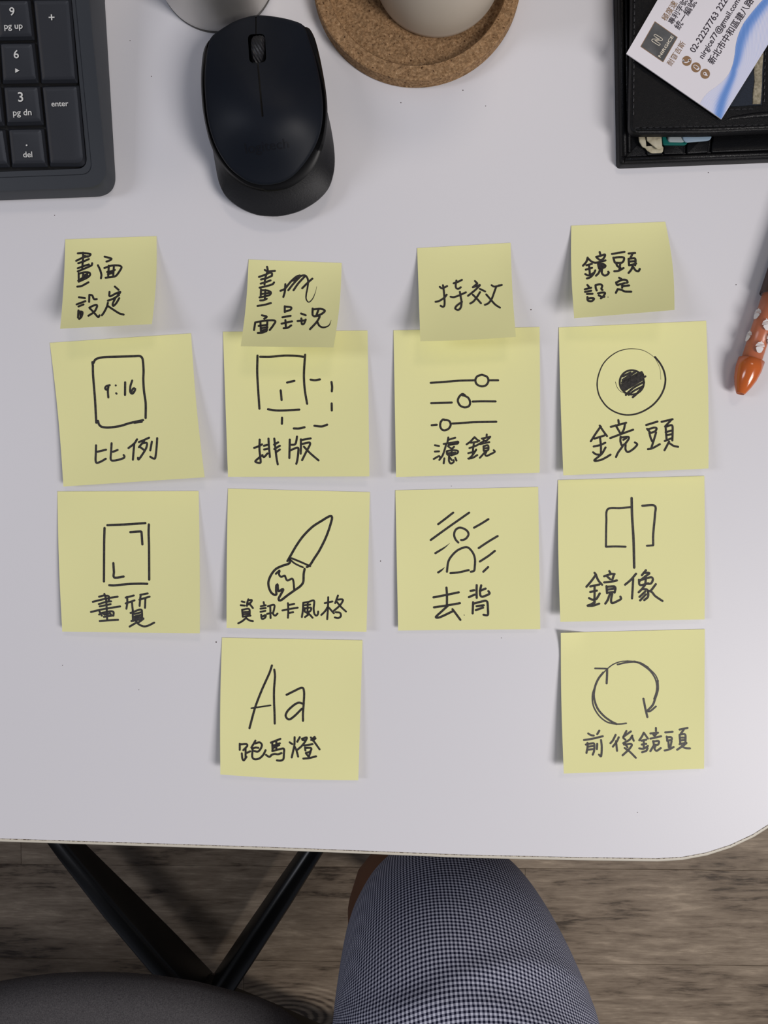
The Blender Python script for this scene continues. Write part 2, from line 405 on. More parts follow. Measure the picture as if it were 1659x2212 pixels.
for x in (-.91, .16):
    for y in (-.08, .43): mk('leg', *box(x, y, (TZ - .025) / 2, .04, .04, TZ - .025), M['steel_dark'], desk)
sp = MB()
for px, py, r in ((1147, 669, 1.6), (822, 1212, 1.3), (467, 1387, 1.6), (1000, 195, 1.2), (866, 222, 1.3), (1530, 373, 1.2), (1049, 229, 1), (1083, 1378, .9), (300, 1490, .9), (135, 1437, 1.0), (1590, 615, 1.2), (281, 88, 1.0), (327, 165, 1.2), (226, 2, 1.4), (118, 465, 1.1), (1377, 1755, 1.0), (975, 1050, .8)):
    c = P(px, py); sp.add(lathe([(r * .00023, TZ), (r * .0002, TZ + .0001), (0.00001, TZ + .00015)], c.x, c.y, 7))
tag(mk('crumb_specks', sp.V, sp.F, M['brown'], desk), kind='stuff')

# ------------------------------------------------------------------ sticky notes
def inv_bilinear(q, p):
    (a, b_, c, d) = q; u = v = .5
    for _ in range(12):
        x = (1 - u) * (1 - v) * a[0] + u * (1 - v) * b_[0] + u * v * c[0] + (1 - u) * v * d[0] - p[0]
        y = (1 - u) * (1 - v) * a[1] + u * (1 - v) * b_[1] + u * v * c[1] + (1 - u) * v * d[1] - p[1]
        xu = (1 - v) * (b_[0] - a[0]) + v * (c[0] - d[0]); xv = (1 - u) * (d[0] - a[0]) + u * (c[0] - b_[0])
        yu = (1 - v) * (b_[1] - a[1]) + v * (c[1] - d[1]); yv = (1 - u) * (d[1] - a[1]) + u * (c[1] - b_[1])
        dt = xu * yv - xv * yu; u -= (x * yv - y * xv) / dt; v -= (y * xu - x * yu) / dt
    return u, v
def sticky(quad, hl, hr, p, writing, drawing, label, group, bows=(0, 0, 0, 0), side=.0012, topl=.0, topr=.0, base=.0):
    """quad TL TR BR BL; hl/hr lift of the two free corners; the top strip is glued down"""
    bl, br, bt, bb = bows          # edge bows in px (left, right, top, bottom), positive = rightwards / downwards
    def zf(u, v):
        return TZ + .0003 + base + (hl * (1 - u) + hr * u) * max(0, v) ** p + side * abs(2 * u - 1) ** 3 * math.sin(PI * min(1, max(0, v))) \
            + topl * max(0, 1 - u * 6) * max(0, 1 - v * 5) ** 2 + topr * max(0, u * 6 - 5) * max(0, 1 - v * 5) ** 2
    def pxy(u, v):
        a, b_, c, d = quad
        x = (1 - u) * (1 - v) * a[0] + u * (1 - v) * b_[0] + u * v * c[0] + (1 - u) * v * d[0]
        y = (1 - u) * (1 - v) * a[1] + u * (1 - v) * b_[1] + u * v * c[1] + (1 - u) * v * d[1]
        x += (bl * (1 - u) + br * u) * math.sin(PI * v); y += (bt * (1 - v) + bb * v) * math.sin(PI * u)
        return x, y
    N = 24; top = []; bot = []
    for j in range(N + 1):
        for i in range(N + 1):
            u, v = i / N, j / N; x, y = pxy(u, v); z = zf(u, v)
            q = P(x, y, z); top.append(q); bot.append(q - Vector((0, 0, .00012)))
    V = top + bot; K = (N + 1) ** 2; Fc = []
    for j in range(N):
        for i in range(N):
            a = j * (N + 1) + i; f = (a, a + 1, a + N + 2, a + N + 1); Fc.append(f); Fc.append(tuple(K + t for t in reversed(f)))
    rim = [i for i in range(N + 1)] + [j * (N + 1) + N for j in range(1, N + 1)] + [N * (N + 1) + i for i in range(N - 1, -1, -1)] + [j * (N + 1) for j in range(N - 1, 0, -1)]
    for k in range(len(rim)): a, b_ = rim[k], rim[(k + 1) % len(rim)]; Fc.append((a, b_, K + b_, K + a))
    c = P(*pxy(.5, .5), TZ)
    o = mk('sticky_note', V, Fc, M['paper'], None, True, origin=(c.x, c.y, TZ))
    autosmooth(o, 50)
    tag(o, label, 'sticky note', group)
    def S(x, y):
        u, v = inv_bilinear(quad, (x, y)); return P(x, y, zf(u, v) + .00010)
    for nm, blocks in (('handwriting', writing), ('drawing', drawing)):
        VV = []; FF = []
        for (x0, y0_, scl, wid, data) in blocks:
            for st in data.replace('\n', ' ').split(';'):
                tk = st.split()
                if not tk: continue
                w = wid; tp = False; pts = []
                for t in tk:
                    if t[0] == 'w': w = float(t[1:])
                    elif t == 't': tp = True
                    else: a, b_ = t.split(','); pts.append(Vector((x0 + float(a) / scl, y0_ + float(b_) / scl)))
                pts = catmull(pts, 1.6) if len(pts) > 1 else pts
                ribbon(pts, w / scl, S, VV, FF, tp)
        if VV: mk(nm, VV, FF, M['ink'], o)
    return o
A, B, C_ = 9.994, 7.976, 6.663
gs, gl = 'small yellow heading notes', 'large yellow notes with sketches'
sticky([(141, 517), (338, 510), (328, 700), (130, 710)], .020, .015, 1.7, [(150, 530, A, 45, """
180,172 300,168 455,188 400,245 330,225; 145,335 290,265 400,235; 190,385 300,350 420,295; 180,495 330,440 420,412; 180,562 330,500 480,430 490,385;
295,160 292,300 275,490; 200,600 200,690 205,780; 210,610 330,580 430,590 445,640 380,700 200,785; 190,765 330,700; 300,600 280,740; 320,650 390,615; 250,720 400,660; 170,892 260,878 410,798;
760,245 840,265 910,290 870,325 800,350; 615,430 665,540 690,640 680,710; 755,490 900,440 1060,435 1125,470 1080,560 1000,660 900,685 780,700;
850,440 835,690; 960,440 945,670; 815,575 900,560 980,530; 830,620 950,595;
205,1120 335,1140; 155,1275 345,1205; 195,1320 305,1275; 195,1405 185,1560; 190,1430 280,1440 260,1540 210,1590; 235,1450 240,1550; 430,1070 425,1220; 430,1070 490,1080 530,1160 590,1160;
430,1345 520,1300 590,1285 600,1310 540,1430 410,1520; 435,1355 520,1440 620,1550 650,1510;
980,890 1060,960; 865,1005 870,1100 1000,1040 1100,1005 1040,1080; 830,1195 950,1150 1070,1075; 1075,1140 1010,1250 945,1310 935,1260 1000,1120; 830,1240 810,1320 750,1440 700,1510; 830,1310 950,1390 1080,1470 1170,1495""")],
    [], 'small yellow note at far left, two lines of two characters, above the 9:16 note', gs, (2, 4, 0, 0))
sticky([(537, 560.5), (738, 568), (720.5, 750.5), (520, 748)], .020, .020, 1.7, [(540, 570, B, 36, """
295,50 305,120 270,220 250,355; 255,105 310,130 430,120; 155,225 270,185 345,150 380,165 375,205; 190,270 290,245 380,205; 185,340 270,315 355,285; 165,410 300,380 390,350 415,320;
190,440 185,575; 200,455 300,460 360,490 340,535 250,560 165,578; 200,520 330,500; 265,450 255,620; 175,630 240,625 290,600; 130,725 250,705 360,675;
610,350 600,480 575,570; 525,465 600,430 700,310 800,220 860,200; 660,455 750,340 880,205; 750,455 830,340 950,210; 740,290 850,220 950,200 1000,280 990,420 970,520 970,610 1015,660 1080,600 1130,480 1150,390 t; 900,420 1000,320 1075,255;
205,885 290,910 245,945; 90,1010 70,1140; 90,1010 250,980 430,980 400,1060 340,1140; 280,1160 210,1185 135,1190; 180,1000 190,1180; 300,985 290,1150; 150,1070 300,1050; 190,1110 300,1090; 200,1150 290,1130;
600,730 600,830; 600,735 710,750 700,790 600,825; 560,920 700,895; 545,1030 725,990; 610,970 620,1100; 580,1110 650,1100 710,1060;
880,855 960,885; 820,985 950,975; 885,940 895,1040 930,1030 960,960; 1080,770 1080,880 1110,905; 1085,785 1220,775 1290,810 1220,870 1110,905; 1180,790 1140,900; 1110,905 1200,900 1150,1000 1035,1125; 1160,1000 1200,1070 1270,1095 1360,1060 1400,970 t""")],
    [], 'small yellow note with a scribbled-out character, overlapping the note of dashed rectangles', gs, (3, 4, 0, 0))
sticky([(901, 536), (1103, 524.5), (1114.5, 727.5), (908, 737)], .016, .016, 1.7, [(930, 590, A, 42, """
200,295 250,330 360,280; 270,260 290,400 305,600 300,700 270,730 220,705; 110,620 180,605 300,530 350,465; 500,220 590,190 680,145; 560,160 545,260 555,320 600,340 655,305; 435,510 500,520 620,480 765,415;
635,405 655,520 670,620 655,740 600,795 535,765 570,700 680,620; 960,170 1010,220; 1010,225 915,305; 915,305 1000,280 1065,255; 1065,265 960,370 810,490; 1065,340 1180,395; 1070,410 1000,520 930,610 860,655; 915,465 1000,550 1090,650;
1320,260 1370,290 1450,280 1540,255; 1470,265 1530,260; 1420,290 1370,430 1320,560 1250,650 1175,685; 1205,460 1300,570 1400,680 1500,745""")],
    [], 'small yellow note with two characters on one line, overlapping the three-sliders note', gs, (0, -2, 0, 2))
sticky([(1234, 487.5), (1437, 479), (1457, 669.5), (1240.5, 687.5)], .014, .019, 1.7, [(1240, 530, A, 46, """
295,265 270,350 195,440; 300,280 380,350 460,375 570,355 680,325; 270,430 385,400; 325,420 345,640; 255,525 390,485; 245,620 300,650 350,640; 460,540 420,620 350,690 280,715; 350,640 420,600;
555,145 570,200; 480,250 560,230 670,200 640,280 580,320 520,290 485,255; 520,410 540,500; 520,415 620,400 680,440 650,480 540,500; 560,450 630,440; 570,510 530,600 475,655; 610,500 600,590 650,650 710,640 755,590 740,570;
820,185 950,165 1090,140; 850,265 880,370; 850,270 980,255 1080,270 1040,370 890,375; 910,385 940,450 1000,480; 1000,375 980,540; 870,560 960,550 1070,490;
1180,175 1320,165; 1260,190 1220,270; 1180,290 1190,430; 1190,290 1310,280 1330,330 1320,430; 1190,350 1320,340; 1200,430 1340,395; 1270,440 1240,520 1180,595; 1280,470 1330,540 1390,560 1420,510;
290,855 325,900; 235,950 370,915; 240,1005 370,980; 280,1050 400,1045; 290,1115 300,1190 380,1205 435,1150 370,1140 300,1150; 465,860 470,920 490,975; 465,860 560,840 610,870 590,940 615,965;
520,1035 600,1020 670,1025 640,1090 580,1145; 535,1080 600,1110 655,1110; w20 735,1118; 975,700 1020,725; 910,800 925,850 950,860; 915,800 1040,745 1130,750 1160,800 1140,810; 960,850 1100,815; 1040,840 1040,915; 1060,880 1190,865; 945,945 905,1025; 945,945 1020,960 1100,995 1235,1000""")],
    [], 'small yellow note at right, two lines of bold characters, highest of the notes', gs, (-3, 6, 0, 0), topl=.0)
sticky([(107.5, 740.5), (412.5, 720), (442, 1031), (137, 1051)], .004, .010, 2.0, [(190, 930, A, 46, """
175,320 170,500 165,640 190,700 290,665 385,610; 200,460 390,415; 510,275 500,450 490,610 520,650 650,635 780,590 790,560 770,530; 540,460 640,420; 1060,190 1000,280 875,380; 1000,290 985,450 970,630;
1100,250 1200,210 1320,155; 1210,230 1150,300 1100,360; 1180,275 1270,270 1260,370 1180,510 1090,630 1080,590; 1130,360 1210,420; 1380,240 1345,430; 1495,165 1480,380 1450,600 1400,600 1345,565""")],
    [(190, 760, A, 50, """105,290 110,500 150,1000 180,1530; 95,225 105,290; 120,240 150,180 200,145 350,115 650,105 1000,95 1130,95 1180,160 1200,400 1195,600 1210,850 1245,1100 1245,1430; 215,1490 240,1570 300,1620 450,1635 700,1600 900,1540 1190,1475; 1000,1530 1160,1510;
    w46 470,720 400,740 370,785 400,820 440,770; w46 440,740 430,850 440,985; w46 600,725; w42 608,893 618,905; w48 803,660 800,930; w46 955,620 915,750 915,870 955,905 1000,860 1020,800 980,790 940,860""")],
    'large yellow note with a portrait rectangle enclosing 9:16', gl, (3, -3, 0, 0))
sticky([(481.5, 716.5), (794, 714), (798, 1029), (492.5, 1030)], .005, .008, 2.0, [(540, 935, A, 46, """
210,145 205,350 225,550 230,640 190,650 115,620 170,560 270,480; 90,325 200,285 260,250; 400,125 410,300 430,520; 300,280 370,260; 305,360 380,345; 380,445 300,525 270,490; 525,125 550,350 575,550 600,680; 520,255 610,205; 525,350 645,280; 560,420 645,360;
860,145 855,350 850,545; 870,260 970,250 1000,180 1015,80; 870,380 960,340 1040,325 1040,450 1020,600 1000,670; 1100,140 1100,300 1095,450; 1110,155 1310,120; 1130,240 1290,210 1290,270 1220,400 1125,590; 1165,300 1300,440 1480,595""")],
    [(540, 755, B, 38, """130,105 125,400 145,750 163,1020; 175,125 350,125 600,105 800,110 920,125; 950,90 935,300 930,480 945,700 985,935; 640,570 765,540; 1045,520 1120,530 1205,515; 1405,560 1415,650 1410,720; 530,705 545,870; 1408,930 1410,1050; 310,1030 450,1050 600,1050 850,1035; 553,1175 550,1280; 755,1360 850,1360 940,1340; 1110,1315 1240,1325 1330,1295""")],
    'large yellow note with a solid rectangle over a dashed one', gl, (0, 0, 0, 0))
sticky([(850, 713.5), (1165.5, 706.5), (1165.5, 1021), (855.5, 1030.5)], .004, .006, 2.0, [(920, 935, A, 42, """
195,268 285,285; 195,405 285,400; 170,565 290,500 310,540; 290,585 360,490 410,350 440,240; 485,100 465,210; 490,150 635,105; 385,240 550,215 700,190 690,230; 500,262 680,235; 480,290 490,265; 510,260 600,245; 490,300 560,340 610,300; 450,400 455,460; 455,395 580,375 690,390 680,440 560,480 470,475; 560,385 555,490; 480,440 640,425; 500,510 500,610 540,665 600,630 600,590; 400,550 385,660; 635,540 660,600; 500,510 560,590;
1050,95 960,190 880,250; 1055,95 1110,150 1155,175; 970,215 1120,190; 1040,210 1020,340 1010,480; 940,330 1080,280 1200,210 1270,170; 915,440 1060,400 1085,360; 915,555 1010,540 1110,480; 1085,370 1010,480 930,560;
1315,35 1310,90; 1210,125 1390,85; 1240,150 1290,180; 1380,100 1330,150 1290,180; 1170,245 1370,200; 1245,290 1250,390; 1250,290 1340,270 1345,370 1260,390; 1260,335 1330,330; 1290,400 1230,470 1165,540; 1310,400 1280,470 1310,500 1400,460 1490,410 1465,375""")],
    [(920, 800, A, 46, """105,270 400,250 700,225 1060,215; 1210,95 1110,130 1070,210 1100,300 1200,345 1300,320 1350,230 1320,140 1210,95; 1370,215 1560,215; 115,710 560,695; 840,535 790,510 720,570 690,660 740,760 840,800 930,770 955,690 920,600 850,555 790,540; 1010,675 1200,670 1505,672;
    125,1185 235,1175; 400,1065 370,1060 320,1120 310,1210 350,1280 410,1295 490,1260 535,1180 510,1100 450,1075 400,1075; 570,1150 800,1135 1050,1120 1520,1110""")],
    'large yellow note with three slider lines and knobs', gl, (0, 1, 0, 0))
circ = ' '.join('%d,%d' % (850 + 262 * math.cos(a), 810 + 262 * math.sin(a)) for a in [k * PI / 8 for k in range(17)])
sticky([(1207, 707.5), (1525.5, 693), (1530.5, 1012), (1217, 1027)], .005, .007, 2.0, [(1265, 895, B, 36, """
245,195 265,215; 250,225 170,340 90,465; 255,215 320,310 370,375; 150,420 325,365; 250,400 265,550 265,680; 140,555 250,530 340,490; 130,655 180,690 240,695; 345,570 280,680 150,795 250,790 350,745 430,695; 565,100 575,170; 435,215 560,185 700,145; 520,190 600,330; 680,165 660,260 620,330; 425,410 600,345 820,265;
605,385 600,460 620,530; 610,400 740,390 740,430 680,510 630,540; 650,440 700,410; 640,550 560,660 525,735; 690,520 690,610 730,650 820,600 890,520 850,485;
1045,185 1240,125; 1060,250 1110,310; 1070,260 1180,230 1225,240 1200,290 1130,320; 1100,320 1120,400 1150,470; 1215,310 1190,400 1130,590; 1075,600 1150,585 1280,515; 1310,130 1500,85; 1470,105 1370,210; 1380,220 1395,420; 1400,210 1490,190 1500,300 1495,450; 1380,310 1480,280; 1400,360 1490,340; 1365,460 1490,410; 1440,470 1360,620; 1450,500 1520,545 1595,560""")],
    [(1280, 745, A, 38, """1350,260 1460,400 1540,560 1575,750 1540,950 1450,1130 1300,1300 1100,1430 900,1500 700,1510 500,1455 330,1350 210,1210 130,1050 100,850 130,650 220,430 370,260 560,140 750,90 900,85 1080,115 1230,190 1340,280 1410,400 1460,540 1475,750 t; w42 %s; w9 495,800 530,910 600,1000 700,1050;
    w48 650,680 820,600; w50 650,760 940,570; w50 640,810 1060,590; w50 640,850 1075,615; w50 625,895 1090,640; w50 640,935 1090,660; w46 670,975 1140,680; w42 690,985 1100,740; w46 720,1080 880,930 1090,810; w42 780,1080 900,990 1090,890; w46 870,1130 960,1050 1080,910; w50 650,870 960,640; w50 660,800 980,620""" % circ)],
    'large yellow note with a big circle around a scribbled black disc', gl, (-1, 2, 0, 0))
sticky([(124, 1061.5), (429, 1060.8), (431.5, 1368), (134.5, 1364.5)], .004, .009, 2.0, [(190, 1270, A, 44, """
355,130 390,250 405,450 415,690; 240,190 340,165; 385,170 440,175 460,220 440,290; 105,300 400,230 640,190; 235,350 400,300 500,290; 255,400 400,370 490,350; 65,520 300,465 500,430 695,400; 250,510 300,600; 240,575 330,545; 300,540 480,505 550,520 550,600; 350,575 450,560; 345,625 550,595; 255,715 450,700 650,690; 470,540 500,580;
815,210 990,165; 845,195 850,310 830,450; 815,335 1005,270; 950,310 960,420 970,500; 1130,150 1290,120; 1140,150 1125,260 1115,390; 1110,255 1330,190; 1240,230 1232,430; 965,500 970,710; 920,540 980,530; 980,520 1110,470 1160,480 1170,640; 1000,565 1150,525; 1000,620 1150,580; 980,665 1150,630; 940,715 1080,690 1200,660 1100,740; 1060,740 900,835; 1020,690 1090,780 1200,830 1300,815 1430,750""")],
    [(190, 1120, A, 50, """358,205 350,500 348,800 345,1360; 420,145 800,130 1240,100; 1315,130 1310,300 1318,600 1322,1320; 915,295 1140,280 1155,290 1175,560; 548,965 560,1150 570,1275 770,1255; 460,1440 560,1445 900,1415 1150,1408 1280,1412""")],
    'large yellow note with an open-cornered frame and small brackets inside', gl, (-2, 1, 0, 0))
sticky([(492.5, 1055.5), (799, 1063), (791.5, 1365), (489.5, 1356.5)], .006, .005, 2.0, [(508, 1285, C_, 28, """
95,95 135,105; 80,150 140,155; 190,65 175,110 170,160; 190,80 240,75 225,110 190,140; 200,120 255,190; 100,215 110,315; 105,215 200,205 210,300; 115,250 200,245; 115,280 200,275; 110,315 220,300; 160,330 100,380 45,410; 160,335 200,365 255,378;
410,105 415,130; 370,165 440,150; 365,200 440,190; 365,245 435,230; 375,285 385,345 430,330 440,290 400,310; 470,165 560,145 560,210 545,270 575,300 610,270; 505,165 510,335; 460,275 520,260;
760,120 765,220 760,330; 780,145 850,130; 680,225 780,205 900,185; 780,260 835,250; 980,115 975,220 960,320; 985,115 1060,100 1135,85 1130,200 1140,270 1165,300 1190,280 1195,240; 1000,150 1080,140; 1000,190 1010,250 1080,235 1090,185 1010,195; 1045,110 1040,270; 1005,320 1060,280; 1060,270 1115,330;
1340,35 1335,200 1325,350; 1290,120 1400,95; 1335,170 1290,240 1240,290; 1345,180 1420,265; 1480,10 1440,120; 1460,70 1550,70 1510,150 1420,230; 1455,90 1520,170 1595,240; 1445,250 1510,260 1520,310 1480,335 1435,325""")],
    [(565, 1105, A, 50, """560,1070 640,930 750,740 900,530 1100,330 1300,200 1450,110 1510,100 1520,160 1460,370 1380,580 1250,840 1140,1010 1050,1150 980,1200; w42 600,990 800,1070 1050,1180; w38 600,1020 700,1110 800,1165 895,1205; 605,1000 615,1090 580,1130 430,1180 300,1250 200,1380 150,1520 160,1640 210,1750 280,1800 320,1790 315,1700 320,1600 345,1570 350,1630 370,1720 460,1670 470,1690 400,1820 370,1880 380,1920 430,1910 560,1810 700,1710 840,1610 900,1520 910,1350 930,1240; w44 310,1345 390,1275 375,1350 420,1410 500,1385 520,1430 560,1490 660,1450 690,1520 705,1690""")],
    'large yellow note with a sketched paintbrush', gl, (-1, 0, 0, 0))
sticky([(854, 1059), (1162.5, 1052), (1167, 1359), (860, 1362)], .003, .004, 2.2, [(920, 1260, A, 48, """
445,95 455,250 455,480; 165,305 450,250 710,195; 175,520 450,480 735,430; 470,490 350,600 215,730 300,735 590,600; 575,560 650,660 745,790; 1098,40 1095,200 1098,315; 965,165 1045,150; 930,300 1055,245; 1195,45 1170,170 1180,270 1230,290 1375,225 1350,170; 1165,165 1290,115; 1020,410 1010,650; 1030,440 1270,380 1325,400 1340,560 1340,680 1300,690 1245,680; 1095,495 1250,475; 1080,580 1235,525; w20 828,688""")],
    [(920, 1095, A, 46, """265,375 430,250 590,125; 105,715 500,430 935,125; 700,770 640,700 610,600 640,500 720,450 820,470 900,530 920,600 870,680 800,715 760,715; 1040,450 1200,360 1350,265; 1140,890 1350,750 1550,630; 1165,1180 1350,1060 1490,950; 1240,1400 1345,1300; 205,1000 400,880 515,785 t; 265,1415 340,1365 405,1305 t; 455,1400 480,1200 540,1080 680,940 850,870 930,890 1020,1000 1060,1130 1055,1300 1040,1380 970,1400; 530,1430 700,1415 925,1365""")],
    'large yellow note with a head-and-shoulders figure among slanting hatch lines', gl)
sticky([(1205.5, 1037), (1521.5, 1028), (1522, 1338), (1210.5, 1343)], .007, .004, 2.0, [(1250, 1230, B, 38, """
275,60 300,90; 300,90 220,200 135,300; 300,100 340,190 405,265; 200,295 360,260; 275,290 275,450 270,590; 200,390 315,365; 180,495 230,520 300,515 365,415; 155,625 220,600 280,560; 160,630 250,625 355,590;
530,30 555,80; 440,120 560,80 620,80; 490,120 545,170; 610,90 580,180; 440,225 550,215 660,190; 480,290 490,410; 490,300 620,295 635,330 620,400; 500,350 620,330; 500,400 610,390; 540,420 500,530 460,590; 580,420 560,520 570,580 620,570 730,510 720,470;
990,75 900,180 800,265; 940,160 930,350 920,500; 1160,15 1090,100; 1120,60 1220,65 1150,120; 1140,130 1050,200; 1040,180 1060,270 1200,240; 1050,190 1250,135 1280,170 1250,240 1190,250; 1160,140 1150,250; 1150,260 1090,340 1035,395; 1100,340 1180,350 1200,420 1190,480 1130,530; 1150,380 1050,475; 1160,430 1060,535; 1330,255 1240,370 1200,370; 1200,370 1260,390 1320,460 1445,545""")],
    [(1280, 1065, A, 54, """845,110 855,500 885,1000 900,1610; w44 830,305 600,325 330,350 300,600 290,1150; w44 290,1160 500,1155 715,1160; w48 1075,275 1340,275 1350,450 1310,900 1310,1120; w42 1310,1130 1175,1140""")],
    'large yellow note with a mirror sketch: two brackets beside an upright line', gl, (-2, 1, 0, 0))
sticky([(479.5, 1377.5), (783, 1383), (774, 1685.5), (476, 1673)], .007, .004, 2.0, [(508, 1585, B, 34, """
80,175 80,280; 85,185 200,180 210,210 140,285; 180,260 180,420; 200,330 260,305; 115,340 125,430 150,460 195,400; 350,120 280,240; 340,170 420,150 460,190 440,260 390,310 330,300; 290,260 350,240 400,245; 300,270 295,400 330,440 410,430 480,370 525,285;
615,155 780,90; 640,160 645,290; 710,130 710,270; 650,210 770,165; 650,250 760,195; 640,300 780,265 840,260 840,350 830,440 780,465 720,460; 530,365 590,400 630,365 680,350 740,355 800,335;
940,150 985,180; 1025,60 1020,200 975,410; 1115,60 1070,140; 1030,230 1060,300 1085,395; 1150,90 1235,65 1210,130 1150,210 1070,280; 1160,110 1200,115; 1305,65 1370,150 1455,270; 1370,55 1310,110; 1385,80 1340,120; 1190,205 1335,180; 1205,240 1210,290; 1210,245 1310,250 1290,310 1220,330; 1220,340 1260,390; 1300,310 1270,400; 1175,430 1280,420 1395,390""")],
    [(530, 1430, A, 46, """575,75 520,240 380,550 270,820 200,1020 90,1430; 625,165 640,300 620,600 620,850 630,1100 635,1330; w34 130,1000 230,985 545,937; 890,710 1050,630 1200,560 1250,570 1270,680 1260,900 1245,1100 1245,1270; 1240,900 1150,880 1050,930 920,1050 870,1150 900,1220 960,1240 1070,1160 1220,1010""")],
    'large yellow note with the letters Aa', gl, (-2, 0, 0, 3))
sticky([(1211.5, 1367), (1522.5, 1359), (1521, 1660.5), (1218, 1671)], .007, .004, 2.0, [(1255, 1565, C_, 29, """
105,130 145,155 185,160; 265,90 235,140; 45,225 170,205 315,170; 95,265 95,330 80,410; 70,290 180,270 195,290 190,380 170,435; 100,320 180,310; 100,365 180,355; 235,280 230,355; 290,225 300,330 290,460 260,435;
500,150 460,230 425,270; 545,185 520,240 460,320; 505,240 520,380; 655,95 610,180; 720,100 610,185 640,220; 740,160 700,220 610,270; 735,170 760,235; 620,290 730,285 700,350 600,445; 640,280 670,330; 630,340 700,390 790,480;
905,120 880,170 840,230; 910,125 965,205; 870,235 940,220; 905,230 905,330; 875,290 940,280; 840,345 900,350 965,310; 960,340 940,380 880,400; 1080,50 1080,95; 1000,130 1110,120; 1040,140 1060,165 1090,130; 1000,205 1155,170; 1040,240 1050,290; 1045,245 1120,240 1110,290 1050,290; 1050,300 1000,385; 1075,310 1060,350 1090,380 1150,340;
1215,115 1320,105; 1235,175 1245,240; 1240,185 1300,185 1305,220 1240,235; 1260,250 1265,330; 1305,240 1285,340; 1205,375 1270,360 1335,325; 1420,75 1535,50; 1480,75 1440,130; 1420,150 1430,270; 1430,145 1500,145 1505,250; 1440,190 1490,190; 1440,230 1490,225; 1420,285 1520,265 1450,320 1385,365; 1450,310 1500,340 1570,345""")],
    [(1270, 1415, A, 46, """w36 155,290 400,295; 415,310 415,400 405,610; w24 350,370 430,290 550,200 700,145 850,130; w28 850,130 1000,140; w40 1000,140 1150,180 1300,270; w26 1300,270 1450,420 1520,560; 1505,560 1510,750 1450,950 1400,1080 1290,1200; w36 640,205 850,160 1050,155 1200,230 1350,350 1450,500 1490,650 1480,800 1430,950; w44 330,380 230,510 160,670 130,850 150,1000 220,1170 350,1320 500,1430 620,1490; w32 150,700 105,830 100,1000 140,1150 250,1320 400,1440 560,1485 700,1490 830,1475; 1200,945 1240,1150 1285,1340; w38 1470,1110 1350,1210 1270,1220""")],
    'large yellow note with two arrows turning in a circle', gl, (-2, 0, 0, 0), topl=.003)

# ------------------------------------------------------------------ keyboard
KT = math.radians(7.0)
ko = P(236, 400, TZ + .012)
xdir = (P(190, 408, TZ + .012) - P(0, 415, TZ + .012)).normalized()
yd = Vector((-xdir.y, xdir.x, 0)); ydir = (yd * math.cos(KT) + Vector((0, 0, 1)) * math.sin(KT)).normalized()
kn = xdir.cross(ydir).normalized()
kb = thing('keyboard', P(100, 380, TZ), 'slate grey computer keyboard, its number pad corner beside the mouse', 'keyboard')
def K(px, py, h=0.0): return ray_plane(px, py, ko + kn * h, kn)
def kc(cx, cy): return (cx / 3.95, cy / 3.95)
def kloop(corners, r, h):
    pts = rpoly(corners, r, 8); return [K(p.x, p.y, h) for p in pts]
outer = [(172, -220), (236.5, 408), (-1600, 474), (-1690, -150)]
rr = [20, 48, 40, 20]
ledge = [(144, -205), (200, 377), (-1560, 442), (-1650, -136)]
rl = [14, 26, 14, 14]
well = [(136, -200), (189, 364), (-1548, 430), (-1640, -131)]
rw = [12, 24, 12, 12]
l_out = kloop(outer, rr, -.0012); l_out2 = [K(p.x, p.y, 0) for p in rpoly([(170, -216), (233, 403.5), (-1597, 470), (-1686, -147)], rr, 8)]
l_led = kloop(ledge, rl, 0); l_led2 = kloop([(142.5, -204), (198.5, 375.5), (-1558, 440), (-1648, -135)], rl, -.0009)
l_well = kloop(well, rw, -.0009); l_wb = kloop(well, rw, -.0045)
bot = [Vector((p.x, p.y, TZ + .001)) for p in l_out]
loops = [bot, l_out, l_out2, l_led, l_led2, l_well, l_wb]; n = len(bot)
V = [p for l in loops for p in l]; Fc = []
for r in range(len(loops) - 1):
    for i in range(n): Fc.append((r * n + i, r * n + (i + 1) % n, (r + 1) * n + (i + 1) % n, (r + 1) * n + i))
Fc.append(tuple(reversed(range(n))))
autosmooth(mk('case', V, Fc, M['kb'], kb), 28)
Vw = kloop([(137, -200), (190, 365), (-1549, 431), (-1641, -131)], rw, -.0042); mk('key_plate', Vw, [tuple(range(len(Vw)))], M['well'], kb)
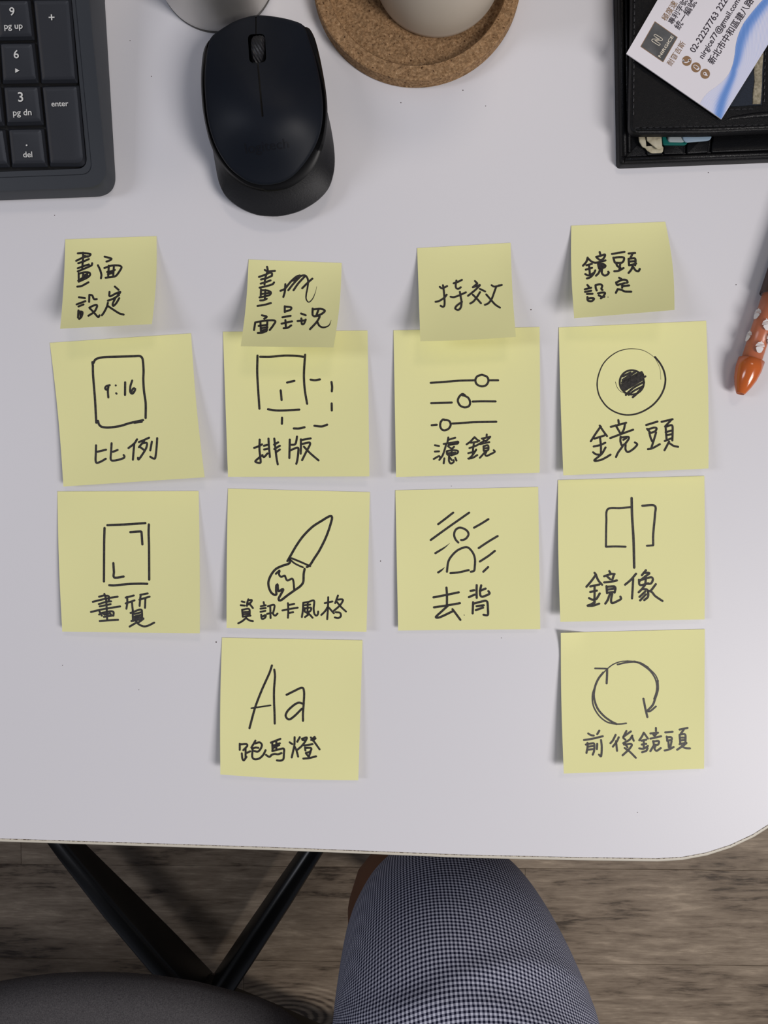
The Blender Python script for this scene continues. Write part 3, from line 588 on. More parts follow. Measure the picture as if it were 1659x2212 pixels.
def key(q, legends=(), rc=None):
    q = [Vector(p) for p in q]; c = sum(q, Vector((0, 0))) / 4
    rc = rc or [3.5] * 4
    def lp(ins, h, r=None, k=0.0):
        a = []
        for i, p in enumerate(q):
            d = c - p; ix = ins + (1.2 if d.x > 0 else 5.6) * k; iy = ins + (1.4 if d.y > 0 else 7.6) * k
            a.append(p + Vector((math.copysign(ix, d.x), math.copysign(iy, d.y))))
        return [K(p.x, p.y, h) for p in rpoly(a, r or rc, 5)]
    L = [lp(0, -.0038), lp(.5, -.0016), lp(1.0, -.0012, None, .15), lp(.9, .00035, None, 1), lp(1.5, .00055, None, 1), lp(2.4, .0005, None, 1), lp(5, .00022, None, 1), lp(9, .0001, None, 1)]
    n = len(L[0]); V = [p for l in L for p in l]; Fc = []
    for r in range(len(L) - 1):
        for i in range(n): Fc.append((r * n + i, r * n + (i + 1) % n, (r + 1) * n + (i + 1) % n, (r + 1) * n + i))
    Fc.append(tuple(range((len(L) - 1) * n, len(L) * n)))
    o = mk('key', V, Fc, M['key'], kb); autosmooth(o, 60)
    if legends:
        m_ = MB()
        for (s, x, y, w, bd) in legends:
            x, y = kc(x, y)
            if s == '>': m_.add(([K(x - 4.6, y - 5, .0005), K(x - 4.6, y + 5, .0005), K(x + 4.8, y, .0005)], [(0, 1, 2)]))
            elif s == '.': m_.add(([K(x + 1.9 * math.cos(k * PI / 4), y + 1.9 * math.sin(k * PI / 4), .0005) for k in range(8)], [tuple(range(8))]))
            else: m_.add(text_on(s, x, y, w / 3.95, lambda a, b: K(a, b, .0005), ang=math.radians(-1.5), bold=bd, shear=-.05))
        mk('legend', m_.V, m_.F, M['legend'], o)
    return o
Q = lambda *a: [kc(*p) for p in a]
key(Q((-33, 2), (262, -2), (300, 345), (-12, 350)), [('9', 102, 97, 44, .012), ('pg up', 115, 237, 157, .012)])
key(Q((0, 368), (298, 365), (335, 712), (22, 720)), [('6', 138, 462, 44, .012), ('>', 148, 602, 0, 0)])
key(Q((30, 738), (345, 735), (378, 1070), (58, 1078)), [('3', 175, 827, 44, .012), ('pg dn', 190, 967, 158, .012)])
key(Q((70, 1100), (378, 1095), (412, 1428), (100, 1432)), [('.', 227, 1240, 0, 0), ('del', 236, 1318, 78, .012)])
key(Q((283, -5), (612, -8), (668, 712), (352, 716)), [('+', 440, 148, 50, .012)])
key(Q((357, 735), (680, 728), (740, 1425), (425, 1425)), [('enter', 511, 888, 145, .012)], [3.5, 4, 16, 4])
key(Q((-300, 743), (10, 740), (45, 1078), (-275, 1088)))
key(Q((-330, 372), (-25, 368), (8, 718), (-305, 728)))
key(Q((-600, 1113), (48, 1103), (90, 1431), (-570, 1444)))
key(Q((-360, 8), (-58, 3), (-27, 351), (-335, 358)))
for col in range(0, 20):
    for row in range(-2, 4):
        if row >= 0 and col < 3: continue
        x = -640 - (col - 3) * 326 + row * 34; y = 5 + row * 366 + (col - 3) * 11 + 12
        if col < 3: x = -33 + (1 - col) * 326 + row * 34 + 6; y = 2 + row * 366 + col * 4
        if col == 0: x += 0
        if x < -6100: continue
        key(Q((x, y), (x + 300, y - 4), (x + 334, y + 343), (x + 24, y + 350)))

# ------------------------------------------------------------------ mouse
MS, MX = 4.1475, 360.0
def mp(p): return Vector((MX + p[0] / MS, p[1] / MS))
def polar(poly, c, N):
    P_ = [Vector(p) for p in poly]; n = len(P_); out = []
    for k in range(N):
        a = 2 * PI * k / N; d = Vector((math.cos(a), math.sin(a))); best = 0
        for i in range(n):
            p, q = P_[i] - c, P_[(i + 1) % n] - c; e = q - p
            den = d.x * e.y - d.y * e.x
            if abs(den) < 1e-9: continue
            t = (p.x * e.y - p.y * e.x) / den; s = (p.x * d.y - p.y * d.x) / den
            if t > 0 and -1e-6 <= s <= 1 + 1e-6: best = max(best, t)
        out.append(c + d * best)
    return out
cov = [(800, 137), (900, 140), (1050, 163), (1150, 190), (1215, 218), (1247, 262), (1285, 380), (1330, 520), (1370, 700), (1393, 850), (1400, 1000), (1385, 1150), (1340, 1290), (1260, 1430), (1150, 1560), (1040, 1630), (900, 1658), (780, 1645), (680, 1600), (560, 1500), (460, 1350), (400, 1200), (365, 1050), (345, 850), (340, 700), (350, 550), (368, 430), (395, 340), (450, 288), (600, 195), (720, 152)]
rim = [(800, 160), (1000, 175), (1200, 240), (1260, 243), (1290, 268), (1330, 350), (1370, 500), (1400, 650), (1425, 800), (1440, 950), (1437, 1100), (1410, 1280), (1350, 1440), (1250, 1580), (1100, 1682), (950, 1714), (850, 1710), (720, 1672), (600, 1590), (480, 1460), (400, 1310), (350, 1130), (320, 950), (308, 750), (312, 600), (332, 450), (372, 370), (420, 330), (600, 215)]
base = [(800, 300), (1000, 310), (1200, 370), (1320, 560), (1390, 800), (1440, 1000), (1470, 1130), (1495, 1280), (1507, 1430), (1495, 1560), (1450, 1690), (1350, 1800), (1200, 1890), (1050, 1933), (950, 1941), (800, 1925), (650, 1860), (530, 1760), (470, 1640), (440, 1500), (415, 1350), (385, 1150), (370, 950), (375, 700), (420, 480), (560, 350)]
NM = 168; MC = Vector((880, 950))
cov_p = catmull([Vector(p) for p in cov], 12, True); rim_p = catmull([Vector(p) for p in rim], 12, True); base_p = catmull([Vector(p) for p in base], 12, True)
cp = polar(cov_p, MC, NM); rp = polar(rim_p, MC, NM); bp_ = polar(base_p, MC, NM)
def sstep(a, b, x): t = min(1, max(0, (x - a) / (b - a))); return t * t * (3 - 2 * t)
def zedge(y): return TZ + .017 + .011 * math.sin(PI * min(1, max(0, (y - 100) / 1750)) ** .9)      # height of the cover's edge
def zridge(y): return TZ + .0205 + .017 * math.sin(PI * min(1, max(0, (y + 50) / 1900)) ** 1.0)
def sfrac(x, y):
    d = Vector((x, y)) - MC; a = math.atan2(d.y, d.x) % (2 * PI); k = a / (2 * PI) * NM; i = int(k) % NM; f = k - int(k)
    e = cp[i].lerp(cp[(i + 1) % NM], f) - MC; return min(1, d.length / e.length), MC + e
def zdome(x, y):
    s, e = sfrac(x, y); w = s ** 2.4; return zridge(y) * (1 - w) + zedge(e.y) * w
def MSurf(x, y, off=.0):      # mouse picture coords -> world point on the cover
    q = mp((x, y)); return P(q.x, q.y, zdome(x, y) + off)
mc = P(590, 260, TZ)
mouse = thing('computer_mouse', (mc.x, mc.y, TZ), 'matte black wireless mouse between keyboard and cork tray', 'mouse')
# cover as closed solid
fr = [1, .985, .955, .9, .82, .72, .6, .47, .33, .18]
V = []; 
for k in range(NM): p = cp[k]; q = mp(p); V.append(P(q.x, q.y, zedge(p.y) - .0035))
for f in fr:
    for k in range(NM): p = MC + (cp[k] - MC) * f; V.append(MSurf(p.x, p.y, -.0006 if f == 1 else (-.0001 if f == .985 else 0)))
V.append(MSurf(MC.x, MC.y)); R_ = len(fr) + 1
Fc = []
for r in range(R_ - 1):
    for i in range(NM): Fc.append((r * NM + i, r * NM + (i + 1) % NM, (r + 1) * NM + (i + 1) % NM, (r + 1) * NM + i))
for i in range(NM): Fc.append(((R_ - 1) * NM + i, (R_ - 1) * NM + (i + 1) % NM, R_ * NM))
Fc.append(tuple(reversed(range(NM))))
cover = mk('top_cover', V, Fc, M['mcover'], mouse, True)
# slot cutters: wheel slot and button split groove
def cut(target, V, Fc):
    c = mk('cutter', V, Fc, M['black'], None); md = target.modifiers.new('cut', 'BOOLEAN'); md.operation = 'DIFFERENCE'; md.object = c; md.solver = 'EXACT'
    bpy.context.view_layer.update(); dg = bpy.context.evaluated_depsgraph_get()
    c.location = c.location
    me = bpy.data.meshes.new_from_object(target.evaluated_get(dg), depsgraph=dg); target.modifiers.clear()
    old = target.data; target.data = me; bpy.data.meshes.remove(old); cm = c.data; bpy.data.objects.remove(c); bpy.data.meshes.remove(cm)
def pxprism(poly, z0, z1):
    lo = [P(*mp(p), z0) for p in poly]; hi = [P(*mp(p), z1) for p in poly]; n = len(poly)
    return lo + hi, [(i, (i + 1) % n, n + (i + 1) % n, n + i) for i in range(n)] + [tuple(range(n, 2 * n)), tuple(reversed(range(n)))]
slot = [tuple(p) for p in rpoly([(726, 308), (880, 302), (893, 556), (742, 566)], 45, 5)]
try:
    cut(cover, *pxprism(slot, TZ + .004, TZ + .06))
    g = [(795, 90), (804, 90), (806, 310), (797, 310)]; cut(cover, *pxprism([(794, 90), (805, 90), (806, 315), (796, 315)], TZ + .012, TZ + .06))
    cut(cover, *pxprism([(808, 550), (822, 550), (868, 1040), (864, 1046), (854, 1046), (850, 1040)], TZ + .018, TZ + .06))
except Exception as ex: print('cut failed', ex)
autosmooth(cover, 40)
# inner core: dark filler below the grooves
V = [];
for f, dz in ((1.0, -.004), (.97, -.002), (.8, -.0016), (.5, -.0016), (.2, -.0016)):
    for k in range(NM): p = MC + (cp[k] - MC) * f; V.append(MSurf(p.x, p.y, dz))
Fc = []
for r in range(4):
    for i in range(NM): Fc.append((r * NM + i, r * NM + (i + 1) % NM, (r + 1) * NM + (i + 1) % NM, (r + 1) * NM + i))
Fc.append(tuple(range(4 * NM, 5 * NM)))
core = mk('inner_core', V, Fc, M['black'], mouse, True)
try: cut(core, *pxprism(slot, TZ + .004, TZ + .06))
except Exception as ex: print(ex)
V_, F_ = pxprism(slot, TZ + .006, TZ + .018); mk('wheel_well', V_, [f for f in F_[:-2]] + [tuple(range(len(V_) // 2))], M['black'], mouse)
# body
loops = []
for src, zf_, sc_k in ((bp_, lambda y: TZ + .0015, .985), (bp_, lambda y: TZ + .003, 1.0), (bp_, lambda y: TZ + .009, .995)):
    loops.append([P(*mp(MC + (p - MC) * sc_k), zf_(p.y)) for p in src])
mid = [bp_[k].lerp(rp[k], .55) for k in range(NM)]; loops.append([P(*mp(p), .5 * (TZ + .009) + .5 * (zedge(p.y) - .006)) for p in mid])
loops.append([P(*mp(p), zedge(p.y) - .006) for p in rp])
V = [p for l in loops for p in l]; Fc = [tuple(reversed(range(NM)))]
for r in range(len(loops) - 1):
    for i in range(NM): Fc.append((r * NM + i, r * NM + (i + 1) % NM, (r + 1) * NM + (i + 1) % NM, (r + 1) * NM + i))
autosmooth(mk('body', V, Fc, M['mbody'], mouse), 50)
loops = [[P(*mp(p), zedge(p.y) - .006) for p in rp], [P(*mp(p), zedge(p.y) - .0035) for p in rp], [P(*mp(p.lerp(cp[k], .4)), zedge(p.y) - .0022) for k, p in enumerate(rp)], [P(*mp(MC + (p - MC) * 1.0), zedge(p.y) - .0028) for p in cp], [P(*mp(MC + (p - MC) * .97), zedge(p.y) - .006) for p in cp]]
V = [p for l in loops for p in l]; Fc = []
for r in range(len(loops) - 1):
    for i in range(NM): Fc.append((r * NM + i, r * NM + (i + 1) % NM, (r + 1) * NM + (i + 1) % NM, (r + 1) * NM + i))
autosmooth(mk('side_rim', V, Fc, M['mrim'], mouse), 50)
# wheel
wc = P(*mp((815, 438)), zdome(812, 440)) - Vector((0, 0, .0092)); wx = (P(*mp((860, 437)), wc.z) - P(*mp((764, 443)), wc.z)).normalized(); wr = .0098; wh = .0032
V = []; Fc = []; nt = 44; cols = 9
wy = Vector((-wx.y, wx.x, 0))
for i in range(nt):
    a = 2 * PI * i / nt
    for j in range(cols):
        t = (j / (cols - 1) * 2 - 1) * wh; r = wr - .0009 * abs(t / wh) ** 4 + (.00035 if (i + j) % 2 else 0) * (1 if 0 < j < cols - 1 else 0)
        V.append(wc + wx * t + (wy * math.cos(a) + Vector((0, 0, 1)) * math.sin(a)) * r)
for i in range(nt):
    for j in range(cols - 1): a, b_ = i * cols + j, ((i + 1) % nt) * cols + j; Fc.append((a, a + 1, b_ + 1, b_))
Fc.append(tuple(i * cols for i in range(nt))); Fc.append(tuple(i * cols + cols - 1 for i in range(nt)))
mk('scroll_wheel', V, Fc, M['rubber'], mouse)
lg = text_on('logitech', 900, 1322, 392, lambda x, y: MSurf(x, y, .00018), ang=math.radians(-7.5), bold=-.004)
mk('logo', *lg, M['mlogo'], mouse)

# ------------------------------------------------------------------ tumbler, cork tray, mug
c = P(471, -55, TZ); r0 = 122 / 4.095 / 1000
tb = thing('tumbler', (c.x, c.y, TZ), 'brushed steel tumbler standing behind the mouse at the top edge', 'tumbler')
mk('body', *lathe([(.001, TZ + .003), (r0 - .003, TZ + .0015), (r0 - .0006, TZ + .0012), (r0, TZ + .0022), (r0 + .0004, TZ + .006), (r0 + .0015, TZ + .03), (r0 + .004, TZ + .08), (r0 + .006, TZ + .125), (r0 + .0065, TZ + .127), (r0 + .006, TZ + .128), (r0 + .005, TZ + .126), (r0 + .002, TZ + .08), (r0 - .001, TZ + .01), (.001, TZ + .006)], c.x, c.y, 96), M['steel'], tb, True)
mk('foot_ring', *lathe([(r0 - .006, TZ), (r0 - .0002, TZ), (r0 + .0001, TZ + .0012), (r0 - .0006, TZ + .0016), (r0 - .006, TZ + .0015)], c.x, c.y, 96), M['steel_foot'], tb)
c = P(900, -36, TZ); r0 = 217 / 4.095 / 1000; hh = .0088; th = .0073
tray = mk('cork_tray', *lathe([(.0005, TZ), (r0 - .001, TZ), (r0, TZ + .001), (r0, TZ + hh - .0006), (r0 - .0006, TZ + hh), (r0 - th + .0005, TZ + hh), (r0 - th, TZ + hh - .0006), (r0 - th - .0006, TZ + .0028), (r0 - th - .002, TZ + .0021), (.0005, TZ + .0021)], c.x, c.y, 128), M['cork'], None, True, origin=(c.x, c.y, TZ))
autosmooth(tray, 40); tag(tray, 'round cork tray with raised rim under the cream mug', 'tray')
c = P(945, -57, TZ + .0035); r0 = 133 / 4.13 / 1000; zb = TZ + .0022
mug = thing('mug', (c.x, c.y, zb), 'cream ceramic mug standing in the cork tray', 'mug')
mk('body', *lathe([(.0005, zb + .001), (r0 - .004, zb + .0008), (r0 - .0035, zb), (r0 - .0015, zb), (r0 - .0003, zb + .0015), (r0 + .0002, zb + .004), (r0 + .0018, zb + .03), (r0 + .003, zb + .09), (r0 + .002, zb + .0915), (r0, zb + .09), (r0 - .003, zb + .03), (r0 - .006, zb + .008), (.0005, zb + .006)], c.x, c.y, 96), M['ceramic'], mug, True)
hp = [(c.x, c.y + r0 + .002 + .026 * math.sin(PI * t / 12) - .003 * math.cos(2 * PI * t / 12) * 0, zb + .02 + .05 * t / 12) for t in range(13)]
mk('handle', *tube(hp, .0045, 12), M['ceramic'], mug, True)

# ------------------------------------------------------------------ wallet, cards, banknotes
wc0 = P(1500, 150, TZ)
wal = thing('wallet', (wc0.x, wc0.y, TZ), 'open black leather travel wallet at the upper right corner', 'wallet')
def poly3(px, z): return [tuple(P(x, y, z).xy) for x, y in px]
z1 = TZ + .006
def wslab(name, px, z0, z1_, r, bev, mat_, parent=wal, seg=6):
    o2 = rpoly(poly3(px, z1_), r, seg); o = mk(name, *prism(o2, z0, z1_, bev, 3), mat_, parent); autosmooth(o, 35); return o
wslab('cover', [(1326, -420), (1338.5, 354), (2050, 326), (2050, -420)], TZ, z1, .0022, .0018, M['leather'])
# raised welt inside the outer edge and stitches
wp = [P(x, y, z1) for x, y in ((1337, -300), (1342, 0), (1348, 338))]; wq = [P(x, y, z1) for x, y in ((1350, 345), (1500, 339), (2000, 318))]
mk('edge_welt', *MB().add(tube(wp, .0016, 8)).add(tube(wq, .0014, 8)).__dict__.values(), M['leather_edge'], wal, True)
wp = [P(x, y, z1) for x, y in ((1350, -300), (1353, 0), (1358, 330))]
mk('inner_welt', *tube(wp, .0013, 8), M['leather_edge'], wal, True)
z2 = z1 + .0016
st = MB()
def stitches(a, b, z, gap=.0032, w=.0007):
    A_, B_ = P(*a, z), P(*b, z); L = (B_ - A_).length; d = (B_ - A_).normalized(); n_ = int(L / gap)
    for k in range(n_):
        p = A_ + d * (k * gap); st.add(tube([p + Vector((0, 0, -.0001)), p + d * gap * .35 + Vector((0, 0, .0003)), p + d * gap * .68 + Vector((0, 0, -.0001))], w / 2, 6))
stitches((1362, 337), (1659, 325), z1 + .0001); stitches((1347, -60), (1353, 330), z1 + .0001)
# slot panels
for q in ([(1398, 300), (1432, 300), (1432, 333), (1398, 335)], [(1433, 280), (1481, 280), (1478, 332), (1434, 333)], [(1487, 280), (1536, 280), (1530, 329), (1484, 332)], [(1543, 270), (2000, 250), (2000, 311), (1537, 329)]):
    wslab('slot_panel', q, z1 - .0005, z2, .0008, .0007, M['leather'])
# flap
z3, z4 = z2 + .0045, z2 + .0085
flap = wslab('flap', [(1360, -420), (1366, 0), (1361, 288), (1520, 288), (1659, 281), (2050, 264), (2050, -420)], z3, z4, .0045, .0014, M['leather'])
mk('flap_gusset', *prism(poly3([(1400, -400), (1400, 268), (2040, 250), (2040, -400)], z3), z1, z3, 0), M['leather'], wal)
ridge = MB(); ridge.add(tube([P(x, y, z4 - .0004) for x, y in ((1375, 280), (1520, 280), (1659, 274), (2000, 258))], .0010, 8)); ridge.add(tube([P(x, y, z4 - .0006) for x, y in ((1548, 266), (1580, 256), (1620, 251), (1659, 248), (1900, 236))], [.0003, .0009, .0014, .0016, .0016], 8))
mk('fold_ridge', ridge.V, ridge.F, M['leather_edge'], wal, True)
stitches((1372, 277), (1659, 270), z4 + .0001); stitches((1371, -50), (1368, 265), z4 + .0001); stitches((1655, -50), (1650, 232), z4 + .0001)
stitches((1560, 238), (1640, 235), z4 + .0001)
mk('stitching', st.V, st.F, M['stitch'], wal)
bandq = [(1560, -60), (1652, -60), (1650, 150), (1646, 226), (1580, 229), (1562, 228)]
mk('webbing_band', *prism(poly3(bandq, z4 + .0006), z4 - .0002, z4 + .0006, .0002, 1), M['weave'], wal)
eL = [(1634, 60), (1630.5, 100), (1632, 120), (1629, 150), (1630.5, 175), (1627, 200), (1626.5, 224)]; eR = [(1643, 224), (1645, 205), (1646.5, 180), (1647, 150), (1649.5, 120), (1650, 90), (1651, 60)]
mk('beige_stripe', *prism(poly3(eL + eR, z4 + .0011), z4 + .0003, z4 + .0011, .0002, 1), M['beige_weave'], wal)
# items held in the wallet
CW = lambda pts: [(1300 + x / 4.621, y / 4.621) for x, y in pts]
def slab(name, px, z, t, mat_, label, cat, group=None, r=.0015):
    o2 = rpoly(poly3(px, z), r, 5); c = sum((Vector(p) for p in o2), Vector((0, 0))) / len(o2)
    o = mk(name, *prism(o2, z - t, z, t * .3, 1), mat_, None, origin=(c.x, c.y, z - t)); return tag(o, label, cat, group)
slab('plastic_card', CW([(598, 1250), (605, 1400), (612, 1446), (858, 1448), (862, 1250)]), z2 + .0009, .0008, M['teal'], 'teal green plastic card peeking out lowest under the wallet flap', 'card', 'cards in the wallet', .0022)
slab('plastic_card', CW([(650, 1250), (655, 1375), (672, 1414), (845, 1418), (850, 1250)]), z2 + .0018, .0008, M['greycard'], 'grey marbled card between the teal card and the pale blue card', 'card', 'cards in the wallet', .0025)
slab('plastic_card', CW([(800, 1250), (805, 1370), (835, 1420), (1095, 1398), (1102, 1250)]), z2 + .0027, .0008, M['bluecard'], 'pale blue card under the flap, rightmost of the wallet cards', 'card', 'cards in the wallet', .0022)
slab('banknote', CW([(425, 1462), (560, 1448), (617, 1463), (610, 1521), (500, 1528), (455, 1505)]), z2 + .0005, .0004, M['money'], 'cream folded banknote lying lowest of the wad under the flap', 'banknote', 'banknotes in the wallet', .0008)
slab('banknote', CW([(362, 1280), (430, 1290), (448, 1482), (405, 1462), (375, 1410)]), z2 + .0014, .0006, M['money'], 'cream folded banknote leftmost of the wad under the flap', 'banknote', 'banknotes in the wallet', .0006)
slab('banknote', CW([(440, 1290), (590, 1290), (606, 1478), (560, 1488), (500, 1440), (452, 1400)]), z2 + .0024, .0006, M['money'], 'pale folded banknote on top of the wad beside the teal card', 'banknote', 'banknotes in the wallet', .0006)
slab('banknote', CW([(272, 1250), (325, 1250), (330, 1348), (296, 1336), (273, 1315)]), z2 + .0014, .0006, M['money'], 'corner of a banknote at the rounded corner of the flap', 'banknote', 'banknotes in the wallet', .0006)
# business card
zc = z4 + .0022
cq = [(1353, 115.5), (1558.5, 257.5), (1776, -91), (1560, -239)]
o2 = poly3(cq, zc); cc = sum((Vector(p) for p in o2), Vector((0, 0))) / 4
bc = mk('business_card', *prism(o2, zc - .0005, zc), M['card'], None, origin=(cc.x, cc.y, zc - .0005))
tag(bc, 'white business card with blue wave and square grey logo lying tilted on the wallet', 'card')
SCd = lambda x, y: P(x, y, zc + .00006)
SCd2 = lambda x, y: P(x, y, zc + .00010)
sq = CW([(385, 465), (530, 212), (758, 372), (612, 622)])
mk('logo_border', [SCd(*p) for p in sq], [(0, 1, 2, 3)], M['card_brown'], bc)
cqq = sum((Vector(p) for p in sq), Vector((0, 0))) / 4
mk('logo_square', [P(*(cqq + (Vector(p) - cqq) * .955), zc + .00008) for p in sq], [(0, 1, 2, 3)], M['card_grey'], bc)
mm = MB(); V = []; Fc = []
for s_ in ("520,330 535,322 560,350 590,365 575,345 545,322", ):
    pass
def cstroke(pts, w, closed=False):
    pp = catmull([Vector(p) for p in CW(pts)], .8, closed)
    if closed: pp.append(pp[0].copy())
    ribbon(pp, w, SCd2, V, Fc)
NA_ = [(-20, -52), (-24, -62), (-38, -62), (-47, -50), (-47, 42), (-36, 56), (-20, 50), (22, -22), (20, 0)]
NB_ = [(-20, -52), (-20, -5)]
for sg in (1, -1):
    for pl_ in (NA_, NB_):
        cstroke([(552 + (x * .537 - y * .843) * sg * .80, 398 + (-x * .843 - y * .537) * sg * .80) for x, y in pl_], 1.3)
m_ = MB().add((V, Fc)); m_.add(text_on('NIRGICE', *[CW([(640, 463)])[0][0], CW([(640, 463)])[0][1]], 54, SCd2, ang=math.radians(-57.5), bold=.015, height=6.6))
mk('logo_print', m_.V, m_.F, M['card_cream'], bc)
AG = math.radians(-57.5)
m_ = MB()
def ct(mb, s, cx, cy, w, bold=0.0, ang=AG, height=None):
    q = CW([(cx, cy)])[0]; mb.add(text_on(s, q[0], q[1], w, SCd2, ang=ang, bold=bold, anchor='l', height=height))
ct(m_, '耐爾吉斯', 692, 660, 58, .004)
ct(m_, '極度速', 640, 212, 46.5, .006)
for x, y in ((848, 608), (940, 672), (1032, 737)):
    q = CW([(x, y)])[0]; m_.add(([SCd(q[0] + 10.4 * math.cos(k * PI / 14), q[1] + 10.8 * math.sin(k * PI / 14)) for k in range(28)], [tuple(range(28))]))
mk('brown_print', m_.V, m_.F, M['card_brown'], bc)
m_ = MB()
ct(m_, '專利字號', 705, 248, 62, .008); ct(m_, '統一編號 7', 772, 300, 86, .008)
ct(m_, '02-22257763 2222', 925, 530, 143, .010); ct(m_, 'nirgice77@gmail.com', 1010, 590, 150, .012); ct(m_, '新北市中和區建八路', 1108, 648, 165, .012)
mk('black_print', m_.V, m_.F, M['card_text'], bc)
V = []; Fc = []
cstroke([(815, 608), (830, 622), (850, 622), (868, 612), (876, 598)], 2.2); cstroke([(813, 602), (818, 612)], 3.6); cstroke([(870, 600), (882, 594)], 3.6)
cstroke([(912, 665), (930, 648), (972, 676), (955, 697), (912, 665)], 1.4); cstroke([(958, 688), (968, 676)], 2.4)
pin = CW([(1015, 722), (1030, 716), (1042, 725), (1058, 758), (1025, 752), (1010, 738)]); b_i = len(V); V += [SCd2(*p) for p in pin]; Fc.append(tuple(range(b_i, b_i + len(pin))))
mk('icons', V, Fc, M['card'], bc)
q = CW([(1026, 735)])[0]; mk('pin_eye', [P(q[0] + 1.9 * math.cos(k * PI / 6), q[1] + 1.9 * math.sin(k * PI / 6), zc + .00013) for k in range(12)], [tuple(range(12))], M['card_brown'], bc)
cv = [(1330 + x / 5.043, y / 5.043) for x, y in ((917, 1128), (960, 1060), (1010, 1005), (1100, 940), (1180, 870), (1240, 790), (1275, 700), (1295, 600), (1310, 480), (1340, 370), (1390, 260), (1440, 190), (1520, 90), (1600, 0), (1720, -110))]
cvp = catmull([Vector(p) for p in cv], 3); e0 = Vector((1558.3, 257)); e1 = Vector((1558.5, 257.5)) + (Vector((1776, -91)) - Vector((1558.5, 257.5))) * .80
nt_ = len(cvp); V = []; UV = []; Fc = []; ns = 8
for i, p in enumerate(cvp):
    t = i / (nt_ - 1); q = e0.lerp(e1, t)
    for j in range(ns + 1): s_ = j / ns; w_ = p.lerp(q, s_); V.append(P(w_.x, w_.y, zc + .00005)); UV.append((t, s_))
for i in range(nt_ - 1):
    for j in range(ns): a = i * (ns + 1) + j; Fc.append((a, a + 1, a + ns + 2, a + ns + 1))
m = mat('blue_wave_print', (.4, .5, .85), .4); N_, L_, b_ = nodes(m)
uv = N_.new('ShaderNodeUVMap'); sp_ = N_.new('ShaderNodeSeparateXYZ'); L_.new(uv.outputs[0], sp_.inputs[0])
def mth(op, a, b=None, c=None):
    k = N_.new('ShaderNodeMath'); k.operation = op
    for i, v in enumerate((a, b, c)):
        if v is None: continue
        if isinstance(v, (int, float)): k.inputs[i].default_value = v
        else: L_.new(v, k.inputs[i])
    return k.outputs[0]
T_, S_ = sp_.outputs[0], sp_.outputs[1]
cen = mth('MAXIMUM', mth('MULTIPLY_ADD', T_, -2.1, .86), .12)
d_ = mth('DIVIDE', mth('SUBTRACT', S_, cen), .19); gs_ = mth('EXPONENT', mth('MULTIPLY', mth('MULTIPLY', d_, d_), -1.0))
lines = mth('MULTIPLY_ADD', mth('SINE', mth('MULTIPLY', mth('MULTIPLY_ADD', T_, 2.0, S_), 150.0)), .5, .5)
body_ = mth('MULTIPLY_ADD', lines, .30, .05)
tot = mth('MINIMUM', mth('ADD', mth('MULTIPLY', gs_, .75), mth('MULTIPLY', body_, 1.0)), 1.0)
ramp(m, tot, [(0, (.76, .74, .82)), (.22, (.66, .68, .84)), (.5, (.34, .45, .78)), (.8, (.16, .31, .68)), (1, (.11, .25, .62))])
mk('wave_print', V, Fc, m, bc, uvs=UV)

# ------------------------------------------------------------------ pen
pr = .0064; pz = TZ + pr + .0002
tip = P(1599, 851, pz); bs = P(1623, 778, pz); ax = (bs - tip).normalized(); sd = Vector((0, 0, 1)).cross(ax).normalized() * -1   # sd points right in the picture
pen = thing('pen', (bs.x, bs.y, TZ), 'orange clear-barrelled pen with white acorn prints, at the right edge', 'pen')
def penlathe(prof, n=40):
    V = []; Fc = []
    for s, r in prof:
        for k in range(n): a = 2 * PI * k / n; V.append(tip + ax * s + sd * r * math.sin(a) + Vector((0, 0, 1)) * r * math.cos(a))
    for i in range(len(prof) - 1):
        for k in range(n): j = (k + 1) % n; Fc.append((i * n + k, i * n + j, (i + 1) * n + j, (i + 1) * n + k))
    return V, Fc
Lc = (bs - tip).length; BL = .0342
mk('tip_cone', *penlathe([(.0012, .0001), (.0008, .0014), (0, .0019), (.0005, .0023), (.004, .0040), (.008, .0054), (.013, .0063), (Lc, pr), (Lc + .0001, pr - .0008)]), M['orange'], pen, True)
mk('barrel', *penlathe([(Lc, .0050), (Lc, pr - .0004), (Lc + BL, pr - .0004), (Lc + BL, .0053), (Lc, .0053)]), M['clear'], pen, True)
mk('inner_tube', *penlathe([(Lc - .001, .0001), (Lc - .001, .0049), (Lc + BL, .0049), (Lc + BL, .0001)]), M['orange_in'], pen, True)
mk('upper_barrel', *penlathe([(Lc + BL, .0001), (Lc + BL, pr - .0001), (Lc + BL + .07, pr - .0001), (Lc + BL + .072, pr - .0008), (Lc + BL + .072, .0001)]), M['brown'], pen, True)
mk('push_button', *penlathe([(Lc + BL + .071, .0001), (Lc + BL + .071, .0035), (Lc + BL + .082, .0035), (Lc + BL + .084, .0022), (Lc + BL + .084, .0001)]), M['orange'], pen, True)
